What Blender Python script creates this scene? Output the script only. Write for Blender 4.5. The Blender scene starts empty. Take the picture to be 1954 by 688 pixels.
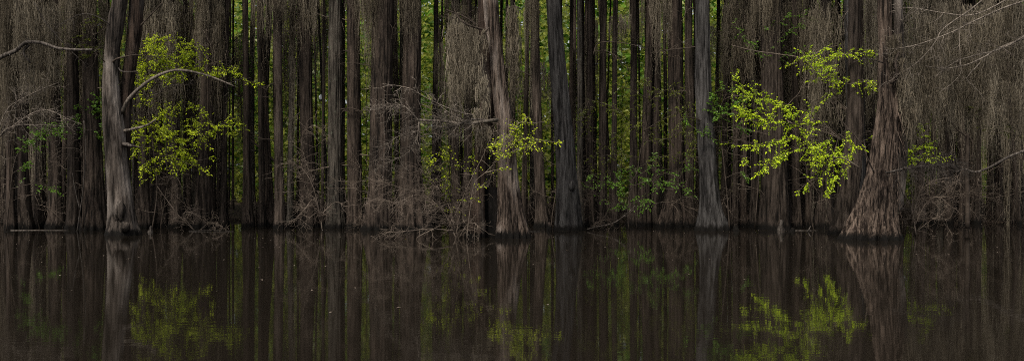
# Cypress swamp: a wall of moss-hung trees standing in dark still water.
import bpy, math
import numpy as np

SC = bpy.context.scene
COL = SC.collection
R = np.random.RandomState(11)
F, CX, HY, CAMZ = 2020.0, 977.0, 354.0, 1.5      # focal length / principal column / horizon row, lens height


def X(px, d): return (px - CX) * d / F
def Z(py, d): return CAMZ + (HY - py) * d / F
def P(px, py, d): return np.array([X(px, d), d, Z(py, d)])
def depth(py): return CAMZ * F / (py - HY)       # how far out something stands whose waterline is on this row


# ------------------------------------------------------------------ mesh collecting
class MB:
    def __init__(s):
        s.v, s.q, s.t, s.n = [], [], [], 0

    def add(s, v, quads=None, tris=None):
        v = np.asarray(v, float).reshape(-1, 3)
        if quads is not None and len(quads): s.q.append(np.asarray(quads, int).reshape(-1, 4) + s.n)
        if tris is not None and len(tris): s.t.append(np.asarray(tris, int).reshape(-1, 3) + s.n)
        s.v.append(v); s.n += len(v)

    def mesh(s, name, mat, origin=(0, 0, 0), smooth=True):
        me = bpy.data.meshes.new(name)
        v = np.concatenate(s.v) - np.asarray(origin, float)
        q = np.concatenate(s.q) if s.q else np.zeros((0, 4), int)
        t = np.concatenate(s.t) if s.t else np.zeros((0, 3), int)
        me.vertices.add(len(v)); me.vertices.foreach_set('co', v.astype(np.float32).ravel())
        loops = np.concatenate([q.ravel(), t.ravel()])
        starts = np.concatenate([np.arange(len(q)) * 4, len(q) * 4 + np.arange(len(t)) * 3])
        me.loops.add(len(loops)); me.loops.foreach_set('vertex_index', loops.astype(np.int32))
        me.polygons.add(len(starts)); me.polygons.foreach_set('loop_start', starts.astype(np.int32))
        me.polygons.foreach_set('use_smooth', np.full(len(starts), smooth))
        me.update(calc_edges=True); me.validate()
        me.materials.append(mat)
        return me

    def obj(s, name, mat, parent=None, origin=None, smooth=True):
        """linked mesh object; with a parent (an unrotated empty) its vertices are made local to it"""
        org = origin if origin is not None else (parent.location if parent is not None else (0, 0, 0))
        o = bpy.data.objects.new(name, s.mesh(name, mat, tuple(org), smooth))
        COL.objects.link(o)
        if parent is not None: o.parent = parent
        elif origin is not None: o.location = origin
        return o


def tag(o, label=None, cat=None, group=None, kind=None):
    if label: o['label'] = label
    if cat: o['category'] = cat
    if group: o['group'] = group
    if kind: o['kind'] = kind
    return o


def empty(name, loc):
    o = bpy.data.objects.new(name, None); o.location = tuple(loc); o.empty_display_size = .2
    COL.objects.link(o); return o


def link(name, me, parent, loc=(0, 0, 0), scale=(1, 1, 1), rz=0):
    o = bpy.data.objects.new(name, me); COL.objects.link(o)
    o.parent = parent; o.location = loc; o.scale = scale; o.rotation_euler = (0, 0, rz)
    return o


# ------------------------------------------------------------------ materials
def mat_new(name):
    m = bpy.data.materials.new(name); m.use_nodes = True
    nt = m.node_tree; nt.nodes.clear()
    out = nt.nodes.new('ShaderNodeOutputMaterial')
    return m, nt, nt.nodes, nt.links, out


def ramp(N, stops):
    r = N.new('ShaderNodeValToRGB'); e = r.color_ramp.elements
    while len(e) < len(stops): e.new(.5)
    for k, (p, c) in enumerate(stops):
        e[k].position = p; e[k].color = (c[0], c[1], c[2], 1)
    return r


def bark(name, dark, light, pale=None, fibre=7.5, wet=.16, bump=1.0, lichen=None):
    m, nt, N, L, out = mat_new(name)
    tc = N.new('ShaderNodeTexCoord'); oi = N.new('ShaderNodeObjectInfo')
    off = N.new('ShaderNodeVectorMath'); off.operation = 'SCALE'
    comb = N.new('ShaderNodeCombineXYZ')
    for k in range(3): L.new(oi.outputs['Random'], comb.inputs[k])
    L.new(comb.outputs[0], off.inputs[0]); off.inputs['Scale'].default_value = 37
    ad = N.new('ShaderNodeVectorMath'); ad.operation = 'ADD'
    L.new(tc.outputs['Object'], ad.inputs[0]); L.new(off.outputs[0], ad.inputs[1])

    def noise(sx, sz, detail=4, rough=.6, dist=0.0):
        mp = N.new('ShaderNodeMapping'); mp.inputs['Scale'].default_value = (sx, sx, sz)
        L.new(ad.outputs[0], mp.inputs['Vector'])
        n = N.new('ShaderNodeTexNoise'); n.inputs['Scale'].default_value = 1
        n.inputs['Detail'].default_value = detail; n.inputs['Roughness'].default_value = rough
        n.inputs['Distortion'].default_value = dist
        L.new(mp.outputs[0], n.inputs['Vector']); return n
    fib = noise(fibre, .75, 5, .68, .25)
    fine = noise(fibre * 3.2, 2.2, 3, .6)
    blot = noise(1.6, .5, 4, .6)
    mx = N.new('ShaderNodeMix'); mx.data_type = 'FLOAT'; mx.inputs[0].default_value = .3
    L.new(fib.outputs[0], mx.inputs[2]); L.new(fine.outputs[0], mx.inputs[3])
    mid = [(a + b) / 2 for a, b in zip(dark, light)]
    rp = ramp(N, [(.385, [c * .22 for c in dark]), (.45, dark), (.52, mid), (.60, light)])
    L.new(mx.outputs[0], rp.inputs[0])
    col = rp.outputs[0]
    if pale:
        pr = ramp(N, [(.50, (0, 0, 0)), (.66, (1, 1, 1))]); L.new(blot.outputs[0], pr.inputs[0])
        mul = N.new('ShaderNodeMath'); mul.operation = 'MULTIPLY'; mul.inputs[1].default_value = .7
        L.new(pr.outputs[0], mul.inputs[0])
        tint = N.new('ShaderNodeMix'); tint.data_type = 'RGBA'; tint.blend_type = 'MULTIPLY'
        tint.inputs[0].default_value = .55
        tint.inputs[6].default_value = (*pale, 1); L.new(fib.outputs[0], tint.inputs[7])
        m2 = N.new('ShaderNodeMix'); m2.data_type = 'RGBA'
        L.new(mul.outputs[0], m2.inputs[0]); L.new(col, m2.inputs[6]); L.new(tint.outputs[2], m2.inputs[7])
        col = m2.outputs[2]
    if lichen:
        ln = noise(9, 5, 3, .7)
        lr = ramp(N, [(.60, (0, 0, 0)), (.68, (1, 1, 1))]); L.new(ln.outputs[0], lr.inputs[0])
        lm = N.new('ShaderNodeMath'); lm.operation = 'MULTIPLY'; lm.inputs[1].default_value = .6
        L.new(lr.outputs[0], lm.inputs[0])
        m3 = N.new('ShaderNodeMix'); m3.data_type = 'RGBA'; m3.inputs[7].default_value = (*lichen, 1)
        L.new(lm.outputs[0], m3.inputs[0]); L.new(col, m3.inputs[6]); col = m3.outputs[2]
    bl = N.new('ShaderNodeMapRange'); bl.inputs[1].default_value = .32; bl.inputs[2].default_value = .68
    bl.inputs[3].default_value = .55; bl.inputs[4].default_value = 1.35; L.new(blot.outputs[0], bl.inputs[0])
    bm = N.new('ShaderNodeMix'); bm.data_type = 'RGBA'; bm.blend_type = 'MULTIPLY'; bm.inputs[0].default_value = 1
    L.new(col, bm.inputs[6]); L.new(bl.outputs[0], bm.inputs[7]); col = bm.outputs[2]
    # each tree its own tone
    hsv = N.new('ShaderNodeHueSaturation')
    mr = N.new('ShaderNodeMapRange'); mr.inputs[3].default_value = .72; mr.inputs[4].default_value = 1.25
    L.new(oi.outputs['Random'], mr.inputs[0]); L.new(mr.outputs[0], hsv.inputs['Value']); L.new(col, hsv.inputs['Color'])
    col = hsv.outputs[0]
    rough = .9
    if wet:      # soaked black band above the waterline, ragged edge
        geo = N.new('ShaderNodeNewGeometry'); sep = N.new('ShaderNodeSeparateXYZ'); L.new(geo.outputs['Position'], sep.inputs[0])
        wn = noise(9, 1.2, 3, .7)
        w1 = N.new('ShaderNodeMath'); w1.operation = 'MULTIPLY_ADD'; w1.inputs[1].default_value = -.42; 
        L.new(wn.outputs[0], w1.inputs[0]); L.new(sep.outputs['Z'], w1.inputs[2])
        wr = N.new('ShaderNodeMapRange'); wr.inputs[1].default_value = wet - .26; wr.inputs[2].default_value = wet - .12
        L.new(w1.outputs[0], wr.inputs[0])
        m4 = N.new('ShaderNodeMix'); m4.data_type = 'RGBA'; m4.inputs[6].default_value = (.006, .005, .004, 1)
        L.new(wr.outputs[0], m4.inputs[0]); L.new(col, m4.inputs[7]); col = m4.outputs[2]
    b = N.new('ShaderNodeBsdfPrincipled'); b.inputs['Roughness'].default_value = rough
    b.inputs['Specular IOR Level'].default_value = .15
    L.new(col, b.inputs['Base Color'])
    bp = N.new('ShaderNodeBump'); bp.inputs['Strength'].default_value = bump; bp.inputs['Distance'].default_value = .08
    L.new(mx.outputs[0], bp.inputs['Height']); L.new(bp.outputs[0], b.inputs['Normal'])
    L.new(b.outputs[0], out.inputs['Surface'])
    return m


def leafmat(name, a, b_, trans=.45, patch=1.3):
    m, nt, N, L, out = mat_new(name)
    geo = N.new('ShaderNodeNewGeometry'); tc = N.new('ShaderNodeTexCoord')
    n = N.new('ShaderNodeTexNoise'); n.inputs['Scale'].default_value = patch; n.inputs['Detail'].default_value = 2
    L.new(tc.outputs['Object'], n.inputs['Vector'])
    mx = N.new('ShaderNodeMath'); mx.operation = 'MULTIPLY_ADD'; mx.inputs[1].default_value = .55
    L.new(geo.outputs['Random Per Island'], mx.inputs[0])
    sb = N.new('ShaderNodeMath'); sb.operation = 'MULTIPLY'; sb.inputs[1].default_value = .5
    L.new(n.outputs[0], sb.inputs[0]); L.new(sb.outputs[0], mx.inputs[2])
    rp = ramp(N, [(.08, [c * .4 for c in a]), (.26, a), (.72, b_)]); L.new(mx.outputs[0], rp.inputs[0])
    d = N.new('ShaderNodeBsdfDiffuse'); t = N.new('ShaderNodeBsdfTranslucent'); g = N.new('ShaderNodeBsdfGlossy')
    g.inputs['Roughness'].default_value = .45
    L.new(rp.outputs[0], d.inputs[0]); L.new(rp.outputs[0], t.inputs[0])
    ms = N.new('ShaderNodeMixShader'); ms.inputs[0].default_value = trans
    L.new(d.outputs[0], ms.inputs[1]); L.new(t.outputs[0], ms.inputs[2])
    m2 = N.new('ShaderNodeMixShader'); m2.inputs[0].default_value = .03
    L.new(ms.outputs[0], m2.inputs[1]); L.new(g.outputs[0], m2.inputs[2])
    L.new(m2.outputs[0], out.inputs['Surface'])
    return m


def plain(name, a, b_, scale=6, rough=.9, stretch=1.0, trans=0):
    m, nt, N, L, out = mat_new(name)
    tc = N.new('ShaderNodeTexCoord'); oi = N.new('ShaderNodeObjectInfo')
    mp = N.new('ShaderNodeMapping'); mp.inputs['Scale'].default_value = (scale, scale, scale * stretch)
    L.new(tc.outputs['Object'], mp.inputs[0]); L.new(oi.outputs['Random'], mp.inputs['Location'])
    n = N.new('ShaderNodeTexNoise'); n.inputs['Scale'].default_value = 1; n.inputs['Detail'].default_value = 4
    L.new(mp.outputs[0], n.inputs['Vector'])
    rp = ramp(N, [(.35, a), (.65, b_)]); L.new(n.outputs[0], rp.inputs[0])
    b = N.new('ShaderNodeBsdfPrincipled'); b.inputs['Roughness'].default_value = rough
    b.inputs['Specular IOR Level'].default_value = .1
    L.new(rp.outputs[0], b.inputs['Base Color'])
    if trans:
        t = N.new('ShaderNodeBsdfTranslucent'); L.new(rp.outputs[0], t.inputs[0])
        ms = N.new('ShaderNodeMixShader'); ms.inputs[0].default_value = trans
        L.new(b.outputs[0], ms.inputs[1]); L.new(t.outputs[0], ms.inputs[2]); L.new(ms.outputs[0], out.inputs[0])
    else:
        L.new(b.outputs[0], out.inputs[0])
    return m


M = {
    'brown': bark('brown_bark', (.020, .0146, .0112), (.074, .0555, .043)),
    'grey': bark('grey_bark', (.029, .0262, .0245), (.086, .080, .0755), bump=.8),
    'red': bark('reddish_bark', (.020, .0130, .0095), (.082, .056, .042), pale=(.13, .110, .096)),
    'pale': bark('weathered_bark', (.030, .0235, .019), (.128, .104, .086), pale=(.36, .31, .27)),
    'skirt': bark('stringy_bark', (.017, .0115, .0085), (.135, .100, .077), fibre=12, bump=1.0),
    'stringy': bark('pale_stringy_bark', (.024, .0165, .0122), (.15, .112, .088), pale=(.34, .285, .245), fibre=10, bump=1.0),
    'dark': bark('dark_bark', (.024, .0178, .0136), (.082, .063, .050)),
    'lichen': bark('lichen_bark', (.038, .032, .025), (.118, .101, .082), lichen=(.17, .18, .13)),
    'shade_black': bark('gap_shade_black', (.004, .0035, .003), (.012, .010, .009)),  # near-black colour painting the shade of the gap between two boles
    'deadwood': bark('bleached_deadwood', (.105, .086, .069), (.28, .236, .193), fibre=22, wet=0, bump=.4),
    'limb': bark('limb_bark', (.042, .034, .028), (.14, .12, .103), fibre=18, wet=0, bump=.5),
    'twig': plain('twig_bark', (.085, .066, .050), (.215, .170, .134), 3),
    'darktwig': plain('dark_twig_bark', (.035, .027, .021), (.085, .066, .052), 3),
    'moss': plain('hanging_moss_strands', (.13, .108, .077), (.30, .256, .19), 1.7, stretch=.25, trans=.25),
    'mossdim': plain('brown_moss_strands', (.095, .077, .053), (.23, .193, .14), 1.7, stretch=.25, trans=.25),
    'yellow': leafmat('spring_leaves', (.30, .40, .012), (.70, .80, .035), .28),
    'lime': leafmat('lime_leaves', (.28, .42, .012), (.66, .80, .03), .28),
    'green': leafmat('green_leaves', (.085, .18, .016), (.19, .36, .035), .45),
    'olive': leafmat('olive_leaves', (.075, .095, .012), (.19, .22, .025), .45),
    'shade_crown': leafmat('crown_needles', (.03, .05, .012), (.07, .11, .025), .3),
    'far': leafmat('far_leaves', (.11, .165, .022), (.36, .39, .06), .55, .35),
    'litter': plain('leaf_litter', (.018, .013, .009), (.055, .04, .028), 5),
}


def water_mat():
    m, nt, N, L, out = mat_new('swamp_water')
    tc = N.new('ShaderNodeTexCoord')
    mp = N.new('ShaderNodeMapping'); mp.inputs['Scale'].default_value = (.7, 1.2, 1)
    L.new(tc.outputs['Object'], mp.inputs[0])
    n1 = N.new('ShaderNodeTexNoise'); n1.inputs['Scale'].default_value = 2.6; n1.inputs['Detail'].default_value = 2.5; n1.inputs['Roughness'].default_value = .5; n1.inputs['Distortion'].default_value = .6
    L.new(mp.outputs[0], n1.inputs['Vector'])
    bp = N.new('ShaderNodeBump'); bp.inputs['Strength'].default_value = .045; bp.inputs['Distance'].default_value = .02
    L.new(n1.outputs[0], bp.inputs['Height'])
    b = N.new('ShaderNodeBsdfPrincipled')
    b.inputs['Base Color'].default_value = (.0115, .0090, .0066, 1)
    b.inputs['Roughness'].default_value = .035; b.inputs['IOR'].default_value = 1.33
    b.inputs['Specular IOR Level'].default_value = .11
    L.new(bp.outputs[0], b.inputs['Normal']); L.new(b.outputs[0], out.inputs[0])
    return m


M['water'] = water_mat()


# ------------------------------------------------------------------ shapes
def smooth_path(pts, n=None):
    """Catmull-Rom through rows of any width"""
    p = np.asarray(pts, float)
    if len(p) < 3:
        n = n or 6
        t = np.linspace(0, 1, n)[:, None]
        return p[0] * (1 - t) + p[-1] * t
    n = n or (len(p) - 1) * 4 + 1
    q = np.vstack([2 * p[0] - p[1], p, 2 * p[-1] - p[-2]])
    out = []
    for u in np.linspace(0, len(p) - 1 - 1e-9, n):
        i = int(u); t = u - i
        a, b, c, d = q[i], q[i + 1], q[i + 2], q[i + 3]
        out.append(.5 * (2 * b + (c - a) * t + (2 * a - 5 * b + 4 * c - d) * t * t + (3 * b - a - 3 * c + d) * t ** 3))
    return np.array(out)


def tube(mb, pts, rad, sides=6, rs=None, rough=0.0):
    p = np.asarray(pts, float); n = len(p)
    rad = np.broadcast_to(np.asarray(rad, float), (n,)) if np.ndim(rad) else np.full(n, rad)
    tg = np.gradient(p, axis=0); tg /= np.linalg.norm(tg, axis=1)[:, None] + 1e-9
    ref = np.array([0, 0, 1.0]) if abs(tg[:, 2]).mean() < .8 else np.array([1.0, .2, 0])
    u = np.cross(tg, ref); u /= np.linalg.norm(u, axis=1)[:, None] + 1e-9
    w = np.cross(tg, u)
    a = np.arange(sides) * 2 * math.pi / sides
    rr = rad[:, None] * np.ones((1, sides))
    if rough and rs is not None: rr = rr * (1 + rs.uniform(-rough, rough, rr.shape))
    v = p[:, None, :] + rr[:, :, None] * (np.cos(a)[None, :, None] * u[:, None, :] + np.sin(a)[None, :, None] * w[:, None, :])
    i = np.arange(n - 1)[:, None] * sides; j = np.arange(sides)[None, :]; k = (j + 1) % sides
    q = np.stack([i + j, i + k, i + sides + k, i + sides + j], -1).reshape(-1, 4)
    v = np.concatenate([v.reshape(-1, 3), p[[0, -1]]])
    c0, c1 = n * sides, n * sides + 1
    jj = np.arange(sides); kk = (jj + 1) % sides
    t = np.concatenate([np.stack([kk, jj, np.full(sides, c0)], -1),
                        np.stack([(n - 1) * sides + jj, (n - 1) * sides + kk, np.full(sides, c1)], -1)])
    mb.add(v, q, t)


def trunk(mb, prof, rs, flutes=9, amp=.16, fh=.9, sides=64, step=.14, ridge=.028, lumps=.05, depth_k=1.0):
    """prof rows (z, x, y, r) from the foot up.  Flutes fade with height; bark ridges run the whole length."""
    prof = np.asarray(prof, float)
    z0, z1 = prof[0, 0], prof[-1, 0]
    u = np.concatenate([[0], np.cumsum(np.diff(prof[:, 0]))])
    zs = np.arange(z0, z1, step)
    sp = smooth_path(prof, len(prof) * 8)
    zs = np.clip(zs, sp[:, 0].min(), sp[:, 0].max())
    o = np.argsort(sp[:, 0])
    cx, cy, r = (np.interp(zs, sp[o, 0], sp[o, k]) for k in (1, 2, 3))
    th = np.arange(sides) * 2 * math.pi / sides
    T, Zz = np.meshgrid(th, zs)
    ph = rs.uniform(0, 6.28, 12)
    wob = .35 * np.sin(Zz * .9 + ph[0]) + .2 * np.sin(Zz * 2.1 + ph[1])
    fl = np.abs(np.sin(.5 * flutes * T + ph[2] + .5 * np.sin(2 * T + ph[3]) + wob * .3)) * 2 - 1
    fl = fl * (.75 + .25 * np.sin(3 * T + ph[4]))
    k = 1 + amp * np.exp(-np.maximum(Zz, 0) / fh) * fl
    k += lumps * (np.sin(T + ph[5] + .8 * Zz) * .5 + np.sin(2 * T + ph[6] - .6 * Zz + .7 * np.sin(Zz * 1.7)) * .5)
    for n_, a_ in ((11, .5), (17, .8), (23, .7), (29, .5)):
        k += ridge * a_ * np.sin(n_ * T + ph[7] * n_ + 1.1 * np.sin(Zz * (.7 + .05 * n_) + ph[8] * n_) + .5 * np.sin(Zz * 2.3 + n_))
    k += rs.normal(0, ridge * .35, k.shape)
    vx = cx[:, None] + r[:, None] * k * np.cos(T)
    vy = cy[:, None] + r[:, None] * k * np.sin(T) * depth_k
    v = np.stack([vx, vy, Zz], -1)
    n = len(zs)
    i = np.arange(n - 1)[:, None] * sides; j = np.arange(sides)[None, :]; kk = (j + 1) % sides
    q = np.stack([i + j, i + kk, i + sides + kk, i + sides + j], -1).reshape(-1, 4)
    mb.add(v.reshape(-1, 3), q)


def px_profile(rows, d, top=14.0, foot=-.5, rtop=.55):
    """rows (py, px centre, px half width) from the waterline up -> trunk profile that goes on above the frame"""
    pr = [[Z(py, d), X(c, d), d, h * d / F] for py, c, h in rows]
    a, b = pr[0], pr[1]
    pr.insert(0, [foot, a[1], d, a[3] * 1.06])
    l, k = pr[-1], pr[-2]
    if l[0] < top:
        s = (l[1] - k[1]) / max(l[0] - k[0], .1)
        s = max(-.12, min(.12, s)); dz = top - l[0]
        pr.append([l[0] + dz * .5, l[1] + s * dz * .4, d, l[3] * (1 + rtop) / 2])
        pr.append([top, l[1] + s * dz * .6, d, l[3] * rtop])
    return pr


def strands(mb, anchors, lens, width, rs, seg=.11, sway=.034, taper=True):
    """hanging moss: each strand a crinkled narrow ribbon that hangs from its anchor"""
    for (ax, ay, az), Ln in zip(anchors, lens):
        n = max(3, int(Ln / seg) + 1)
        t = np.linspace(0, 1, n)
        x = ax + np.cumsum(rs.normal(0, sway, n)) * .6 + rs.normal(0, sway * .5, n)
        y = ay + np.cumsum(rs.normal(0, sway, n)) * .6
        z = az - t * Ln
        an = rs.uniform(0, 6.28) + np.cumsum(rs.normal(0, .5, n))
        w = width * rs.uniform(.6, 1.4) * (1 - .75 * t ** 2 if taper else 1) * rs.uniform(.55, 1.25, n) * .5
        dx, dy = np.cos(an) * w, np.sin(an) * w
        v = np.empty((2 * n, 3))
        v[0::2] = np.stack([x - dx, y - dy, z], -1); v[1::2] = np.stack([x + dx, y + dy, z], -1)
        i = np.arange(n - 1) * 2
        mb.add(v, np.stack([i, i + 1, i + 3, i + 2], -1))


def beards(mb, pts, L, rs, per=14, spread=.09, width=.016, lvar=.45):
    """tufts of strands below every anchor point"""
    for p in pts:
        n = rs.randint(int(per * .6), int(per * 1.4) + 1)
        Lb = L * rs.uniform(1 - lvar, 1 + lvar)
        off = rs.normal(0, spread, (n, 3)) * (1, 1, .4)
        rr = np.hypot(off[:, 0], off[:, 1]) / spread
        ln = Lb * np.clip(1.1 - .35 * rr, .2, 1.1) * rs.uniform(.5, 1.05, n)
        strands(mb, p + off, ln, width, rs)
        m = int(ln.sum() * 9)
        w = rs.choice(n, m, p=ln / ln.sum())
        q = p + off[w] + rs.normal(0, .034, (m, 3)); q[:, 2] -= rs.uniform(0, 1, m) * ln[w]
        leaf_quads(mb, q, rs.normal(0, 1, (m, 3)) * (1, 1, .9), rs.normal(0, 1, (m, 3)), rs.uniform(.025, .07, m), .26, .1)


def leaf_quads(mb, pos, axis, nrm, size, aspect=.5, fold=.18):
    pos, axis, nrm = (np.asarray(a, float) for a in (pos, axis, nrm))
    axis = axis / (np.linalg.norm(axis, axis=1)[:, None] + 1e-9)
    side = np.cross(nrm, axis); side /= np.linalg.norm(side, axis=1)[:, None] + 1e-9
    up = np.cross(axis, side)
    s = np.asarray(size)[:, None]
    b = pos; t = pos + axis * s - up * s * .12
    l = pos + axis * s * .45 + side * s * aspect * .5 + up * s * fold
    r = pos + axis * s * .45 - side * s * aspect * .5 + up * s * fold
    v = np.stack([b, l, t, r], 1).reshape(-1, 3)
    i = np.arange(len(pos))[:, None] * 4
    mb.add(v, None, np.concatenate([i + [0, 2, 1], i + [0, 3, 2]], 0).reshape(-1, 3))


def twig_path(p0, d0, L, rs, n=6, bend=.25, droop=.0):
    d = d0 / (np.linalg.norm(d0) + 1e-9); p = np.array(p0, float); out = [p.copy()]
    for _ in range(n - 1):
        d = d + rs.normal(0, bend, 3) * (1, .7, 1) + np.array([0, 0, -droop]); d /= np.linalg.norm(d)
        p = p + d * L / (n - 1); out.append(p.copy())
    return np.array(out)


def fractal(mb, p0, d0, L, r, rs, level=2, kids=5, bend=.22, droop=.03, ratio=.5, spread=.9, sides=4, minr=.0028):
    """bare twiggy branch: a bent limb with side twigs that carry twigs in turn"""
    n = 7
    p = twig_path(p0, d0, L, rs, n, bend, droop)
    tube(mb, p, np.linspace(r, max(minr, r * .35), n), sides)
    if level <= 0: return
    for k in range(kids):
        u = rs.uniform(.15, .98); i = min(int(u * (n - 1)), n - 2); f = u * (n - 1) - i
        q = p[i] * (1 - f) + p[i + 1] * f
        tg = p[i + 1] - p[i]; tg /= np.linalg.norm(tg)
        dd = tg * .8 + rs.normal(0, spread, 3) * (1, .8, .8)
        fractal(mb, q, dd, L * ratio * rs.uniform(.6, 1.3), max(minr, r * .5), rs, level - 1, max(2, kids - 1), bend, droop, ratio, spread, max(3, sides - 1), minr)


def spray(wood, leaves, path, r0, r1, rs, twigs=7.0, tl=.55, size=.075, step=.05, droop=.05, start=.1, flat=.45, keep=1.0, sides=5):
    """leafy branch along a polyline: side twigs in loose flat tiers, leaves in two ranks on every twig"""
    p = smooth_path(path)
    if r0: tube(wood, p, np.linspace(r0, r1, len(p)), sides)
    seg = np.linalg.norm(np.diff(p, axis=0), axis=1); cum = np.concatenate([[0], np.cumsum(seg)]); Lt = cum[-1]
    for k in range(max(2, int(Lt * twigs * 1.2))):
        s = rs.uniform(start, 1) * Lt; i = min(np.searchsorted(cum, s) - 1, len(p) - 2); i = max(i, 0)
        q = p[i] + (p[i + 1] - p[i]) * (s - cum[i]) / (seg[i] + 1e-9)
        tg = (p[i + 1] - p[i]) / (seg[i] + 1e-9)
        sd = np.cross(tg, [0, 0, 1.0]); sd /= np.linalg.norm(sd) + 1e-6
        dd = tg * .7 + sd * rs.choice([-1, 1]) * rs.uniform(.2, .8) + np.array([rs.normal(0, .5), 0, rs.normal(-droop, flat)])
        L = tl * rs.uniform(.4, 1.25) * (1.1 - .5 * s / Lt)
        tp = twig_path(q, dd, L, rs, 6, .16, droop)
        tube(wood, tp, np.linspace(.006, .0025, 6), 3)
        n = max(2, int(L / step)); u = np.linspace(.12, 1, n) * 5
        ii = np.minimum(u.astype(int), 4); f = (u - ii)[:, None]
        lp = tp[ii] * (1 - f) + tp[ii + 1] * f
        tgl = tp[ii + 1] - tp[ii]; tgl /= np.linalg.norm(tgl, axis=1)[:, None]
        sl = np.cross(tgl, [0, 0, 1.0]); sl /= np.linalg.norm(sl, axis=1)[:, None] + 1e-6
        alt = np.where(np.arange(n) % 2, 1, -1)[:, None]
        for rep in range(2):
            m = rs.uniform(0, 1, n) < keep
            if not m.any(): continue
            ax = tgl * .55 + sl * alt * (1 if rep == 0 else -1) + rs.normal(0, .3, (n, 3)); ax[:, 2] -= rs.uniform(0, .5, n)
            nr = np.array([-.15, -.6, .7]) + rs.normal(0, .42, (n, 3))
            leaf_quads(leaves, (lp + rs.normal(0, .012, (n, 3)))[m], ax[m], nr[m], size * rs.uniform(.5, 1.4, m.sum()), .56)


# ------------------------------------------------------------------ setting: water, bank, far leaves
GAPS = [(438, 462), (489, 496), (513, 521), (541, 547), (560, 567), (601, 613), (643, 649), (659, 665), (690, 701), (804, 819),
        (845, 858), (984, 991), (1005, 1013), (1037, 1042), (1154, 1164), (1181, 1190), (1217, 1222), (1321, 1327),
        (1731, 1743), (1874, 1880), (136, 150)]


def shore(x):
    px = CX + x * F / 43.0
    d = 43.2 + .9 * np.sin(x * .55 + 1) + .5 * np.sin(x * 1.37) + .3 * np.sin(x * 3.1)
    d = d + 22 * np.exp(-((px - 450) / 14.0) ** 2)
    return d


def build_setting():
    mb = MB()
    xs = np.linspace(-220, 220, 45); ys = np.linspace(-120, 260, 39)
    gx, gy = np.meshgrid(xs, ys); v = np.stack([gx, gy, np.zeros_like(gx)], -1).reshape(-1, 3)
    w = len(xs); i = np.arange(len(ys) - 1)[:, None] * w + np.arange(w - 1)[None, :]
    q = np.stack([i, i + 1, i + w + 1, i + w], -1).reshape(-1, 4)
    mb.add(v, q); tag(mb.obj('water', M['water']), kind='structure')
    mb = MB()
    xs = np.concatenate([np.linspace(-220, -34, 20)[:-1], np.linspace(-34, 34, 273), np.linspace(34, 220, 20)[1:]])
    ys = np.concatenate([np.linspace(-120, 38, 8)[:-1], np.linspace(38, 72, 103), np.linspace(72, 260, 14)[1:]])
    gx, gy = np.meshgrid(xs, ys)
    e = gy - shore(gx)
    z = np.where(e > 0, .34 * (1 - np.exp(-e / 3.5)) + .012 * np.maximum(e - 20, 0), np.maximum(-.9, e * .35))
    z = z + np.where(e > .3, .05 * np.sin(gx * 2.3 + gy) * np.sin(gy * 1.9) + R.normal(0, .02, gx.shape), 0) - .02
    v = np.stack([gx, gy, z], -1).reshape(-1, 3)
    w = len(xs); i = np.arange(len(ys) - 1)[:, None] * w + np.arange(w - 1)[None, :]
    mb.add(v, np.stack([i, i + 1, i + w + 1, i + w], -1).reshape(-1, 4))
    tag(mb.obj('ground', M['litter']), kind='structure')
    # sunlit wood beyond the last trunks: one mass of leaves
    rs = np.random.RandomState(5); mb = MB()
    n = 80000
    px = rs.uniform(-60, 2020, n)
    d = rs.uniform(67, 80, n)
    z = .3 + rs.beta(1.1, 1.25, n) * 15
    pos = np.stack([X(px, d), d, z], -1)
    cl = np.sin(pos[:, 0] * 1.1 + 2 * np.sin(z * .8)) + np.sin(z * 1.7 + pos[:, 1]) + rs.normal(0, .7, n)
    pos = pos[cl > -.35]; n = len(pos)
    ax = rs.normal(0, 1, (n, 3)) * (1, 1, .6); nr = np.array([0, -.7, .6]) + rs.normal(0, .6, (n, 3))
    leaf_quads(mb, pos, ax, nr, rs.uniform(.22, .55, n), .65)
    tag(mb.obj('far_foliage', M['far'], smooth=False), 'bright yellow green wood in the light behind the dark trunks', 'foliage', kind='stuff')
    mb = MB(); n = 44000
    d = rs.uniform(80, 96, n); pos = np.stack([X(rs.uniform(-120, 2080, n), d), d, .4 + rs.uniform(0, 1, n) * 21], -1)
    leaf_quads(mb, pos, rs.normal(0, 1, (n, 3)), np.array([0, -.9, .5]) + rs.normal(0, .5, (n, 3)), rs.uniform(.6, 1.1, n), .8)
    tag(mb.obj('far_foliage', M['green'], smooth=False), 'darker green wood filling the farthest gaps', 'foliage', kind='stuff')
    # brown twigs and dead stems along the bank
    rs = np.random.RandomState(6); mb = MB()
    for k in range(5200):
        p = rs.uniform(-60, 2020); dd = 41.5 + abs(rs.normal(0, 5))
        if 436 < p < 464: continue
        x = X(p, dd)
        s = twig_path((x, dd, -.05), np.array([rs.normal(0, .45), rs.normal(0, .4), 1]), rs.gamma(3, .33), rs, 5, .2, .05)
        tube(mb, s, np.linspace(.014, .004, 5), 3)
    tag(mb.obj('undergrowth', M['darktwig']), 'tangle of thin dark brown twigs along the muddy bank', 'undergrowth', kind='stuff')
    # specks of leaf litter afloat
    rs = np.random.RandomState(8); mb = MB(); n = 620
    d = 9 + 34 * rs.beta(2.4, 1.0, n); p = rs.uniform(-20, 1980, n)
    pos = np.stack([X(p, d), d, np.full(n, .004)], -1)
    leaf_quads(mb, pos, rs.normal(0, 1, (n, 3)) * (1, 1, 0), np.tile([0, 0, 1.0], (n, 1)), rs.uniform(.02, .085, n), .5, .05)
    tag(mb.obj('floating_litter', M['twig']), 'pale specks of fallen leaves afloat on the dark water', 'leaf litter', kind='stuff')


build_setting()


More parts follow.
